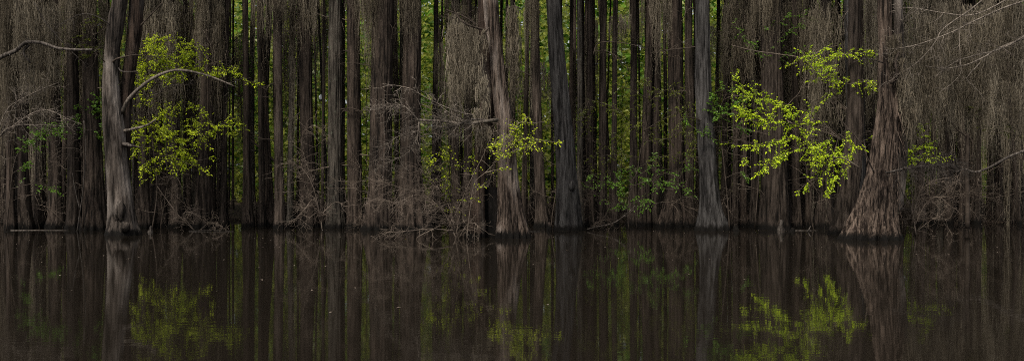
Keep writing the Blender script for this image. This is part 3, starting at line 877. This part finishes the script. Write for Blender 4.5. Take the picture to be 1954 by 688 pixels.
sapling('lime spray high on a bare pale bough above the drooping sapling', [(1640, 440), (1655, 330), (1640, 240), (1600, 190), (1560, 140), (1530, 112), (1490, 104), (1440, 97), (1395, 86)], 32.6, [
    ([(1610, 200), (1580, 165, .2), (1550, 125, .4), (1530, 98, .4)], 9, .5),
    ([(1555, 135), (1590, 110, .3), (1630, 102, .4), (1665, 100, .4)], 10, .4),
    ([(1580, 150), (1615, 160, .3), (1650, 155, .4), (1680, 160, .4)], 6, .4),
    ([(1555, 120), (1570, 122, .3), (1588, 132, .4)], 14, .35),
    ([(1600, 190, .1), (1605, 165, .3), (1592, 140, .4)], 8, .4),
    ([(1540, 112), (1570, 95, .2), (1605, 85, .3)], 6, .35)], 'lime', rs, .072, wood='twig', w=2.4,
    blobs=[(1560, 120, 40, 25, 9), (1625, 106, 45, 14, 7), (1650, 158, 35, 10, 5), (1605, 165, 25, 25, 4)])
sapling('yellow green sapling behind the arching limb of the forked cypress', [(290, 440), (300, 360), (292, 280), (285, 200), (290, 120), (300, 80)], 35.2, [
    ([(288, 190), (272, 150, .2), (268, 110, .2), (290, 70, .2)], 14, .55),
    ([(290, 150), (310, 115, .2), (340, 118, .3), (375, 100, .3)], 15, .55),
    ([(288, 170), (320, 140, .2), (355, 130, .3), (385, 128, .3)], 15, .5),
    ([(290, 130), (280, 115, .3), (265, 130, .3)], 14, .5),
    ([(350, 128), (400, 138, .3), (440, 135, .3), (465, 150, .3), (490, 160, .3)], 12, .35),
    ([(295, 250), (275, 225, .2), (258, 250, .2), (265, 285, .2)], 13, .5),
    ([(295, 265), (320, 255, .2), (350, 270, .2)], 14, .5),
    ([(297, 300), (320, 305, .2), (355, 310, .3)], 13, .5),
    ([(298, 320), (285, 305, .2), (270, 320, .2)], 10, .45),
    ([(295, 240), (310, 220, .2), (315, 245, .3)], 12, .45),
    ([(297, 300), (340, 290, .3), (380, 262, .4), (410, 245, .4), (445, 225, .4)], 9, .45),
    ([(340, 290), (375, 305, .3), (405, 300, .4)], 7, .35)], 'yellow', rs, .07,
    blobs=[(285, 105, 25, 38, 9), (300, 205, 32, 28, 5), (365, 185, 30, 20, 3), (330, 85, 45, 20, 4), (430, 235, 35, 18, 4), (315, 120, 50, 26, 14), (270, 160, 20, 45, 8), (375, 110, 30, 22, 8), (300, 80, 20, 14, 5), (420, 135, 40, 10, 6), (300, 245, 48, 30, 12), (350, 262, 55, 30, 12), (300, 300, 50, 32, 16), (385, 245, 35, 20, 6), (330, 325, 50, 16, 6)])
sapling('sparse yellow bush growing at the feet of the two-boled cypress', [(872, 455), (868, 400), (862, 350), (890, 300), (920, 260)], 30.6, [
    ([(862, 350), (840, 320, .1), (820, 315, .2)], 9, .4),
    ([(870, 330), (860, 300, .2), (848, 290, .2)], 9, .4),
    ([(885, 305), (900, 300, .2), (908, 315, .3)], 9, .35),
    ([(868, 380), (840, 350, .2), (830, 335, .3)], 6, .35),
    ([(866, 400), (850, 395, .2), (840, 400, .2)], 3, .3),
    ([(868, 390), (885, 370, .2), (900, 375, .2)], 4, .3)], 'yellow', rs, .058, keep=.6,
    blobs=[(860, 310, 45, 22, 12), (850, 390, 30, 30, 5)])
sapling('thin pale stem with yellow twig tiers before the two-boled cypress', [(890, 458), (897, 400), (905, 350), (925, 330), (945, 310)], 29.6, [
    ([(905, 370), (918, 355, .1), (932, 345, .1)], 12, .2),
    ([(900, 380), (905, 375, .1), (912, 378, .1)], 14, .15),
    ([(925, 330), (945, 324, .1), (975, 320, .1)], 10, .22),
    ([(940, 312), (960, 300, .1), (985, 285, .2), (1010, 275, .2)], 11, .3),
    ([(945, 305), (975, 275, .1), (1000, 265, .2), (1030, 268, .2), (1066, 272, .2)], 12, .3),
    ([(950, 300), (965, 265, .1), (985, 245, .2), (1005, 230, .2)], 9, .3),
    ([(955, 290), (945, 270, .1), (955, 258, .1)], 10, .25),
    ([(965, 270), (990, 235, .1), (1015, 235, .2), (1040, 232, .2)], 7, .25)], 'yellow', rs, .06, wood='twig', w=1.5, keep=.8,
    blobs=[(985, 240, 25, 18, 5), (1010, 275, 40, 12, 6), (945, 275, 15, 15, 3)])
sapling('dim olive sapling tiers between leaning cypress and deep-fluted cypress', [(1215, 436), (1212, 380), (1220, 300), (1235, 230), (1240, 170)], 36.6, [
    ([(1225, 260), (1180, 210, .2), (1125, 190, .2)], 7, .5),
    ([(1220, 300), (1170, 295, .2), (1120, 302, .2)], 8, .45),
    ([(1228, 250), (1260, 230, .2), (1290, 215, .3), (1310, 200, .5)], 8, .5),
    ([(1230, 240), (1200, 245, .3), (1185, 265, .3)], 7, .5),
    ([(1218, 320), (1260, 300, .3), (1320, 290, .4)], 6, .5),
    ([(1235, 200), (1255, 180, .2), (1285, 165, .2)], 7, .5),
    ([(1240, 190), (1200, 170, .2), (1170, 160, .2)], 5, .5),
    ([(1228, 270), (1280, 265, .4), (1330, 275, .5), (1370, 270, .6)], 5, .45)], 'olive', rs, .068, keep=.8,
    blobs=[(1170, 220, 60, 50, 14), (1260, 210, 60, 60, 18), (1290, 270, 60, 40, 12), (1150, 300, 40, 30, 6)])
sapling('low green sapling with flat tiers over the fallen branch', [(1200, 438), (1198, 400), (1205, 350), (1215, 330)], 36.0, [
    ([(1205, 360), (1170, 350, .2), (1135, 358, .3)], 9, .45),
    ([(1205, 355), (1245, 345, .2), (1290, 350, .3), (1325, 372, .3)], 9, .45),
    ([(1200, 380), (1185, 375, .2), (1180, 388, .3)], 9, .4),
    ([(1202, 385), (1225, 380, .2), (1240, 390, .3)], 10, .4),
    ([(1200, 395), (1160, 385, .2), (1115, 352, .2)], 4, .4),
    ([(1210, 340), (1240, 320, .2), (1250, 300, .2)], 6, .4)], 'green', rs, .07, keep=.9,
    blobs=[(1200, 340, 70, 25, 12), (1270, 330, 60, 35, 10), (1200, 390, 40, 18, 6)])
sapling('green leafy spray between furrowed cypress and the lime sapling', [(1392, 438), (1388, 380), (1380, 300), (1372, 220), (1385, 180)], 35.4, [
    ([(1374, 240), (1362, 205, .2), (1360, 180, .2), (1395, 170, .2)], 10, .45),
    ([(1375, 230), (1395, 205, .2), (1420, 190, .3)], 11, .45),
    ([(1378, 250), (1400, 240, .2), (1425, 245, .3)], 8, .4),
    ([(1376, 270), (1340, 255, .3), (1310, 232, .3), (1300, 225, .3)], 6, .4),
    ([(1384, 340), (1410, 330, .2), (1432, 350, .2)], 4, .4)], 'green', rs, .08)
sapling('fresh green low bush just right of the skirted cypress', [(1745, 445), (1748, 380), (1745, 320), (1750, 280)], 33.2, [
    ([(1746, 300), (1730, 285, .2), (1720, 300, .2)], 16, .4),
    ([(1748, 290), (1765, 278, .2), (1785, 290, .2)], 16, .4),
    ([(1747, 310), (1775, 300, .3), (1812, 300, .3)], 11, .35),
    ([(1748, 275), (1752, 250, .2), (1762, 235, .2)], 8, .35),
    ([(1746, 310), (1735, 305, .3), (1722, 308, .3)], 13, .35)], 'lime', rs, .075)
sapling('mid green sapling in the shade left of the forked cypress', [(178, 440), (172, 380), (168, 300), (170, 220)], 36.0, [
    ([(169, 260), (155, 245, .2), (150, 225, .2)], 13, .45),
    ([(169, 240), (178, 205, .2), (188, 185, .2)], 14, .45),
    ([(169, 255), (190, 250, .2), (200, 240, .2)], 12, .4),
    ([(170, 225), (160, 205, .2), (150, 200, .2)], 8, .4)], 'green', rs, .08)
sapling('wide low green sapling at the far left under bare twigs', [(12, 440), (18, 380), (30, 300), (60, 265)], 34.5, [
    ([(40, 285), (75, 260, .2), (120, 255, .2)], 13, .5),
    ([(30, 300), (50, 275, .2), (70, 280, .2)], 11, .45),
    ([(60, 265), (95, 245, .2), (130, 235, .2)], 9, .45),
    ([(25, 330), (60, 310, .2), (40, 320, .3)], 6, .4),
    ([(22, 360), (70, 350, .2), (110, 365, .2)], 5, .45)], 'green', rs, .075, keep=.8)
sapling('olive twig spray near the right edge above the dark bough', [(1960, 440), (1958, 340), (1945, 250), (1930, 230)], 34.0, [
    ([(1945, 250), (1900, 225, .2), (1850, 205, .2)], 8, .4),
    ([(1945, 260), (1910, 250, .2), (1880, 240, .2)], 7, .4)], 'olive', rs, .065, keep=.7)
sapling('green leaf sprays high between lime spray and massive dim cypress', [(1440, 440), (1450, 300), (1455, 160), (1440, 70), (1420, 30)], 36.4, [
    ([(1452, 120), (1480, 85, .2), (1500, 60, .2), (1530, 45, .2)], 8, .5),
    ([(1450, 110), (1420, 65, .2), (1395, 45, .2)], 8, .5),
    ([(1453, 130), (1490, 110, .2), (1530, 95, .2)], 7, .5),
    ([(1445, 80), (1470, 50, .2), (1520, 30, .2), (1580, 42, .2)], 6, .5)], 'green', rs, .075, keep=.8)
sapling('deep green spray between long moss and the bright gap', [(470, 440), (466, 330), (460, 200), (450, 110), (440, 60)], 41, [
    ([(458, 180), (430, 150, .2), (405, 130, .2)], 8, .6),
    ([(455, 150), (475, 120, .2), (485, 90, .2)], 8, .5),
    ([(450, 110), (425, 90, .2), (400, 85, .2)], 7, .5),
    ([(445, 80), (470, 55, .2), (480, 30, .2)], 6, .5)], 'green', rs, .085, keep=.75)
sapling('sparse olive leaves hanging at the top left beside the moss', [(158, 440), (160, 300), (158, 150), (162, 70)], 35.6, [
    ([(160, 120), (150, 85, .2), (170, 75, .2)], 9, .4),
    ([(161, 90), (180, 90, .2), (192, 100, .2)], 9, .35),
    ([(161, 75), (165, 45, .2), (185, 35, .2)], 9, .35)], 'olive', rs, .075)


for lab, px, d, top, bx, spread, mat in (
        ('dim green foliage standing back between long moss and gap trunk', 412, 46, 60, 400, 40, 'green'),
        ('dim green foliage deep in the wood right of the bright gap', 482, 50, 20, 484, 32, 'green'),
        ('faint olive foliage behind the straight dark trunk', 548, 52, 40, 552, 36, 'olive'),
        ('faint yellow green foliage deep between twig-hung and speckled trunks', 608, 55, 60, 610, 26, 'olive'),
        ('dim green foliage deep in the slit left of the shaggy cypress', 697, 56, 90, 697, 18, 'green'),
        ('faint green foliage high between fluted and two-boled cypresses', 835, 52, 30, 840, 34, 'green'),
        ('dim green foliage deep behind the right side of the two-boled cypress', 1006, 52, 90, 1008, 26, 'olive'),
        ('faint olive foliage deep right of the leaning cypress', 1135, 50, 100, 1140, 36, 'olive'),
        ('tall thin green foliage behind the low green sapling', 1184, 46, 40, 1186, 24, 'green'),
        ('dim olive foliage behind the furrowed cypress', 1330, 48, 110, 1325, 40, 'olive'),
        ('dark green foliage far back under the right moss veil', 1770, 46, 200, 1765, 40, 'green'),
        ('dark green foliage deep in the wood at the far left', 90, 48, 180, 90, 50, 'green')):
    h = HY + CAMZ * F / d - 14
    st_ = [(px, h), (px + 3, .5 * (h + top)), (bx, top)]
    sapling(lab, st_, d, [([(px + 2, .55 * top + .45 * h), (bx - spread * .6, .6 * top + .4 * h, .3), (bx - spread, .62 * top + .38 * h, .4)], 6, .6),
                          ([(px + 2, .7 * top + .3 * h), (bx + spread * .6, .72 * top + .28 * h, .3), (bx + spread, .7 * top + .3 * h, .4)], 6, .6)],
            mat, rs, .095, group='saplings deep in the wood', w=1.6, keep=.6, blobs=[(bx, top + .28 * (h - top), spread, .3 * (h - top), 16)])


# ------------------------------------------------------------------ bare trees, brush, fallen wood
def bare(name, label, cat, foot, d, limbs, rs, wood='twig', trunk_rows=None, tmat='brown', group=None):
    o = empty(name, P(foot[0], foot[1], d) * (1, 1, 0)); tag(o, label, cat, group)
    if trunk_rows:
        mb = MB(); trunk(mb, px_profile(trunk_rows, d), rs, 8, .1, .8, 48, .15, .03, .05); mb.obj('trunk', M[tmat], o)
        add_crown(o, d, X(trunk_rows[-1][1], d), rs)
    for rows, w0, w1, tw, L, lv, dr in limbs:
        mb = MB(); p = limb(mb, rows, d, w0, w1, 6, rs)
        if tw: side_twigs(mb, p, rs, tw, L, .0065, lv, .75, .1, dr)
        mb.obj('branch', M[wood], o)
    return o


rs = np.random.RandomState(90)
bare('cypress_tree', 'tree at the right edge reaching pale bare boughs across the moss', 'tree', (2010, 456), 29.8, [
    ([(2005, 30), (1950, 72, .4), (1905, 95, .5), (1860, 106, .6), (1820, 120, .6), (1780, 150, .6)], 3.2, .8, 9, .55, 2, .02),
    ([(2005, 60), (1950, 75, .3), (1900, 95, .5), (1880, 108, .6), (1840, 125, .6), (1800, 130, .6), (1765, 126, .6)], 3.4, 1.0, 10, .55, 2, .02),
    ([(2000, -10), (1930, 10, .3), (1870, 35, .5), (1830, 55, .6), (1790, 72, .7), (1740, 88, .7), (1690, 95, .7)], 3.0, .8, 14, .6, 2, .03),
    ([(1990, -40), (1900, -15, .3), (1850, 20, .5), (1800, 55, .6), (1785, 80, .6), (1760, 110, .6), (1735, 130, .6), (1705, 145, .6)], 2.6, .7, 10, .6, 2, .05),
    ([(1930, -5, .3), (1860, 28, .6), (1800, 25, .7), (1740, 15, .7), (1700, 22, .7)], 2.0, .7, 8, .5, 2, .02),
    ([(1830, 57, .6), (1832, 110, .7), (1833, 140, .7), (1815, 160, .7), (1800, 172, .7)], 1.1, .5, 5, .35, 1, .02),
    ([(1870, 120, .6), (1845, 150, .6), (1858, 165, .6), (1875, 182, .6)], 1.6, .8, 3, .3, 1, .02),
], rs, 'deadwood', [(456, 2010, 26), (400, 2010, 20), (200, 2008, 17), (0, 2006, 15)], 'brown')
bare('cypress_tree', 'tree at the left edge with thick bare limb reaching in', 'tree', (-45, 456), 31, [
    ([(-40, 140), (0, 110, .3), (30, 97, .4), (50, 81, .5), (80, 82, .5), (110, 92, .5), (145, 95, .5), (176, 95, .5)], 7, 3.6, 5, .4, 1, .02),
    ([(66, 5, .5), (85, 40, .5), (110, 70, .5), (150, 112, .5)], 1.6, .8, 5, .4, 1, .02),
    ([(55, 85, .4), (45, 100, .4), (58, 120, .4)], 5, 2.5, 3, .4, 2, .05),
], rs, 'limb', [(456, -45, 28), (400, -46, 22), (200, -48, 18), (0, -50, 16)], 'pale')
bare('bare_shrub', 'pale bare twiggy shrub at the far left above green leaves', 'shrub', (-30, 452), 31.5, [
    ([(-30, 452), (-20, 330), (0, 260, .2), (30, 240, .4), (75, 238, .5), (110, 240, .5)], 3, 1, 16, .6, 2, .02),
    ([(-20, 300), (10, 215, .3), (40, 190, .5), (80, 170, .5), (110, 158, .5)], 2, .7, 12, .5, 2, .02),
    ([(-10, 280), (25, 205, .3), (40, 190, .4), (52, 178, .4)], 1.6, .7, 8, .5, 2, .02),
    ([(0, 260, .2), (50, 222, .4), (90, 210, .5), (140, 232, .5)], 1.6, .6, 16, .5, 2, .02),
], rs, 'deadwood')
bare('bare_shrub', 'pale dead twig screen before the shaggy and fluted cypresses', 'shrub', (872, 458), 30.2, [
    ([(872, 458), (850, 410), (815, 375, .2), (770, 360, .3), (722, 345, .4)], 2.2, .8, 34, .7, 2, .03),
    ([(850, 410), (800, 372, .3), (760, 385, .4), (725, 380, .4)], 1.6, .7, 26, .7, 2, .03),
    ([(868, 440), (820, 436, .3), (780, 440, .4), (735, 443, .5)], 2.0, .9, 16, .6, 2, .02),
    ([(840, 430, .2), (800, 450, .5), (795, 458, .5)], 1.5, .8, 2, .3, 1, .02),
    ([(870, 450), (880, 400), (895, 380, .2), (905, 370, .4), (912, 350, .4)], 1.6, .6, 12, .5, 2, .03),
    ([(875, 455), (890, 430, .2), (905, 425, .3), (915, 435, .4)], 1.4, .6, 8, .5, 2, .03),
    ([(868, 440), (860, 400, .1), (830, 350, .2), (800, 320, .4)], 1.6, .6, 24, .7, 2, .03),
    ([(865, 420), (895, 350, .2), (925, 290, .3), (945, 240, .4)], 1.4, .5, 8, .5, 2, .03),
], rs, 'twig')
bare('bare_branch', 'pale broken spray of dead twigs hanging over the fluted cypress', 'branch', (800, 229), 29.6, [
    ([(802, 233), (775, 205, .1), (760, 200, .1), (735, 205, .2), (705, 208, .2)], 2.2, .6, 26, .5, 2, .0),
    ([(800, 231), (795, 265, .1), (780, 290, .2), (740, 310, .3), (718, 322, .3)], 2.0, .5, 26, .5, 2, .03),
    ([(797, 250), (760, 260, .1), (725, 285, .2)], 1.4, .5, 14, .45, 2, .03),
], rs, 'deadwood')
bare('bare_shrub', 'brown dead twigs drooping before the twig-hung trunk', 'shrub', (615, 440), 35.2, [
    ([(615, 440), (610, 405), (595, 350, .2), (575, 320, .3), (552, 308, .4)], 1.6, .6, 12, .6, 2, .05),
    ([(612, 420), (600, 380, .2), (580, 400, .3), (555, 430, .4)], 1.2, .5, 14, .5, 2, .06),
    ([(612, 410), (640, 385, .2), (660, 395, .3)], 1.0, .5, 8, .4, 2, .05),
    ([(600, 360), (575, 270, .3), (600, 240, .4), (640, 270, .4)], 1.0, .4, 14, .5, 2, .05),
], rs, 'twig')
bare('bare_shrub', 'dark arching dead twigs at the water before the gap trunk', 'shrub', (372, 440), 35.4, [
    ([(372, 440), (345, 415, .1), (325, 390, .2), (300, 355, .3)], 1.6, .8, 5, .5, 1, .05),
    ([(370, 438), (350, 410, .1), (365, 405, .2), (395, 425, .3)], 1.1, .5, 14, .5, 2, .05),
    ([(380, 440), (400, 425, .1), (425, 432, .3)], 1.1, .5, 10, .5, 2, .04),
], rs, 'twig')
bare('bare_shrub', 'dense brown brush of twigs against the foot of the skirted cypress', 'shrub', (1748, 448), 31.0, [
    ([(1748, 448), (1740, 400), (1725, 370, .1), (1705, 350, .2)], 2, .8, 14, .55, 2, .03),
    ([(1746, 430), (1765, 390, .1), (1790, 375, .2), (1815, 395, .2)], 1.6, .7, 22, .45, 2, .03),
    ([(1742, 410), (1760, 360, .1), (1800, 340, .2), (1835, 345, .2)], 1.6, .6, 16, .6, 2, .03),
    ([(1750, 440), (1785, 415, .1), (1810, 420, .1)], 1.2, .5, 10, .5, 2, .03),
], rs, 'twig')
bare('bare_shrub', 'dim brown brush beside the leaning cypress under green tiers', 'shrub', (1135, 440), 35.6, [
    ([(1135, 440), (1130, 400), (1120, 370, .1), (1118, 345, .2)], 1.4, .6, 14, .4, 2, .05),
    ([(1138, 435), (1160, 400, .1), (1150, 370, .2)], 1.2, .5, 12, .4, 2, .05),
    ([(1132, 430), (1150, 420, .1), (1180, 425, .2)], 1.2, .5, 10, .4, 2, .04),
], rs, 'darktwig')
bare('fallen_branch', 'pale fallen branch sloping into the water by the low green sapling', 'branch', (1125, 438), 35.4, [
    ([(1120, 437), (1140, 432), (1170, 425), (1195, 408), (1212, 392)], 1.7, .9, 4, .35, 1, .02),
], rs, 'limb')
bare('fallen_branch', 'dark bough slanting down from the right edge over brush', 'branch', (1985, 285), 32.5, [
    ([(1990, 275), (1927, 298), (1890, 318, .1), (1862, 328, .1), (1840, 322, .1), (1825, 328, .2)], 4.6, 2.0, 4, .4, 1, .03),
], rs, 'limb')
bare('fallen_branch', 'thin dark leaning pole crossing the bright gap', 'branch', (440, 225), 39, [
    ([(432, 215), (455, 245), (480, 268), (505, 290), (530, 312)], 2.4, 3.2, 3, .4, 1, .02),
], rs, 'darktwig')
bare('dead_snag', 'short dark snag with hooked top below the right moss veil', 'snag', (1846, 430), 33.5, [
    ([(1846, 436), (1846, 380), (1845, 320), (1847, 275), (1846, 255)], 8, 5, 0, 0, 0, 0),
    ([(1846, 262), (1830, 250, .1), (1818, 238, .2), (1812, 215, .2)], 2.2, 1, 5, .3, 1, .02),
    ([(1848, 258), (1856, 272, .1), (1856, 295, .1), (1850, 300, .1)], 2, 1.2, 2, .2, 1, .02),
], rs, 'darktwig')
bare('crooked_stem', 'thin lichen pale crooked stem standing in the pale slit', 'stem', (147, 441), 35.0, [
    ([(147, 442), (151, 415), (157, 375), (161, 330), (164, 280), (160, 230)], 2.2, 1.4, 0, 0, 0, 0),
    ([(153, 400), (145, 370, .1), (138, 330, .1)], 1.8, 1.0, 0, 0, 0, 0),
], rs, 'limb')
bare('arched_branch', 'slim dark bough arching level across the second gap of trunks', 'branch', (1130, 95), 36.5, [
    ([(1132, 105), (1140, 84), (1165, 80, .2), (1200, 84, .3), (1230, 92, .4)], 1.8, .8, 5, .6, 2, .02),
    ([(1134, 98), (1155, 97, .1), (1180, 110, .3), (1205, 135, .4)], 1.2, .6, 6, .6, 2, .03),
], rs, 'darktwig')


for lab, x0, x1, py, h, tilt in (
        ('long pale stick afloat at the waterline far left', 20, 132, 439, 1.0, 0), ('dark stick afloat before the deep brush right of massive dim cypress', 1508, 1560, 440, .9, 1),
        ('short broken stick poking from the water left of leaning bole', 1543, 1547, 441, 1.4, -9), ('thin stick afloat left of the leaning cypress', 1006, 1040, 441, .8, -1),
        ('thin stick afloat beside the arching dead twigs', 360, 446, 441, .7, 1)):
    d = depth(py); o = empty('floating_stick', (X(.5 * (x0 + x1), d), d, 0)); tag(o, lab, 'stick', 'sticks in the water')
    mb = MB(); a0 = P(x0, py, d); a1 = P(x1, py + tilt, d); a0[2] = max(a0[2], 0) + .01; a1[2] = max(a1[2], 0) + .012
    tube(mb, smooth_path([a0, .5 * (a0 + a1) + rs.normal(0, .03, 3) * (1, 1, .3), a1], 9), np.linspace(h, h * .6, 9) * d / F, 6, rs, .1); mb.obj('stick', M['limb'], o)


rs2 = np.random.RandomState(123)
VEIL = []
for k in range(44):
    px = -20 + k * 46 + rs2.uniform(-18, 18); d = rs2.uniform(36, 43)
    if abs(px - 450) < 12: continue
    o = empty('bare_sapling', (X(px, d), d, 0)); mb = MB()
    h = rs2.uniform(2.2, 5.2)
    st = twig_path((X(px, d), d, -.2), np.array([rs2.normal(0, .18), rs2.normal(0, .1), 1]), h, rs2, 9, .1, 0)
    tube(mb, st, np.linspace(.022, .006, 9), 5); mb.obj('stem', M['darktwig'], o)
    for j in range(rs2.randint(9, 16)):
        i = rs2.randint(2, 8); f = rs2.uniform(); q = st[i] * (1 - f) + st[i + 1] * f; mb = MB()
        fractal(mb, q, np.array([rs2.normal(0, 1), rs2.normal(0, .5), rs2.normal(.15, .4)]), rs2.uniform(.5, 1.4), .008, rs2, 2, 4, .2, .04, minr=.0026)
        mb.obj('branch', M['twig' if k % 3 else 'darktwig'], o)
    VEIL.append((o, px, d, h))
for n, (o, px, d, h) in enumerate(VEIL):
    z = max(i for i, (p, _) in enumerate(LAND) if p <= px)
    same = [v for v in VEIL if max(i for i, (p, _) in enumerate(LAND) if p <= v[1]) == z]
    a, b = LAND[z][1], LAND[min(z + 1, len(LAND) - 1)][1]
    pos = 'lone' if len(same) == 1 else ordinal(same.index(VEIL[n])) + ' from left'
    tag(o, '%s bare twiggy sapling, %s, between %s and %s' % ('tall' if h > 3.7 else 'short', pos, a, b), 'sapling', 'bare saplings along the bank')


def knee(label, px, py, h, r, rs, mat):
    d = depth(py)
    mb = MB(); zs = np.array([-.2, 0, h * .4, h * .75, h * .95, h]); rr = np.array([1.3, 1.15, .8, .6, .42, .06]) * r
    x = np.cumsum(rs.normal(0, .012, 6))
    trunk(mb, np.stack([zs, x, np.zeros(6), rr], -1), rs, 5, .2, .4, 28, .03, .03, .1)
    o = mb.obj('cypress_knee', M[mat], None, None); o.location = (X(px, d), d, 0)
    tag(o, label, 'cypress knee', 'cypress knees in the water')


rs = np.random.RandomState(95)
knee('small pale cypress knee in the water right of forked cypress', 288, 443, .22, .07, rs, 'limb')
knee('pale knobbly cypress knee before the massive dim cypress', 1490, 440, .38, .11, rs, 'limb')
knee('dark squat knee beside the pale knobbly one', 1512, 441, .16, .08, rs, 'dark')
knee('dark pointed knee left of the leaning cypress', 1048, 439, .3, .09, rs, 'dark')
knee('brown knee at the foot of the furrowed cypress', 1404, 440, .26, .1, rs, 'brown')

# ------------------------------------------------------------------ light, camera
W = bpy.data.worlds.new('World'); SC.world = W; W.use_nodes = True
nt = W.node_tree; nt.nodes.clear()
sky = nt.nodes.new('ShaderNodeTexSky'); sky.sky_type = 'NISHITA'; sky.sun_disc = False
EL, AZ = 54.0, 208.0      # sun: high, behind the lens and to its left
sky.sun_elevation = math.radians(EL); sky.sun_rotation = math.radians(AZ)
sky.air_density = 1.0; sky.dust_density = 4.0; sky.ozone_density = 1.0
hs = nt.nodes.new('ShaderNodeHueSaturation'); hs.inputs['Saturation'].default_value = .3
bg = nt.nodes.new('ShaderNodeBackground'); bg.inputs['Strength'].default_value = .085
wo = nt.nodes.new('ShaderNodeOutputWorld')
nt.links.new(sky.outputs[0], hs.inputs['Color']); nt.links.new(hs.outputs[0], bg.inputs[0]); nt.links.new(bg.outputs[0], wo.inputs[0])

sd = bpy.data.lights.new('sun', 'SUN'); sd.energy = 1.5; sd.angle = math.radians(11); sd.color = (1, .93, .81)
so = bpy.data.objects.new('sun', sd); COL.objects.link(so)
a, e = math.radians(AZ), math.radians(EL)
from mathutils import Vector
dirv = Vector((math.sin(a) * math.cos(e), math.cos(a) * math.cos(e), math.sin(e)))   # towards the sun
so.rotation_euler = dirv.to_track_quat('Z', 'Y').to_euler(); so.location = dirv * 60

cd = bpy.data.cameras.new('camera'); cam = bpy.data.objects.new('camera', cd); COL.objects.link(cam)
cam.location = (0, 0, CAMZ); cam.rotation_euler = (math.pi / 2, 0, 0)
cd.sensor_fit = 'HORIZONTAL'; cd.sensor_width = 36; cd.lens = 36 * F / 1954.0
cd.shift_y = (HY - 344.0) / 1954.0
cd.clip_start = .05; cd.clip_end = 1000
SC.camera = cam
SC.render.engine = 'CYCLES'
SC.cycles.use_denoising = False; SC.cycles.filter_width = 1.0; SC.cycles.sample_clamp_indirect = 4; SC.cycles.use_adaptive_sampling = False
try: SC.cycles.denoiser = 'OPENIMAGEDENOISE'
except Exception: pass
SC.cycles.max_bounces = 6; SC.cycles.diffuse_bounces = 4; SC.cycles.glossy_bounces = 3; SC.cycles.transmission_bounces = 4
SC.view_settings.view_transform = 'Standard'; SC.view_settings.look = 'None'
SC.view_settings.exposure = .85; SC.view_settings.gamma = 1.0; SC.view_settings.use_curve_mapping = False
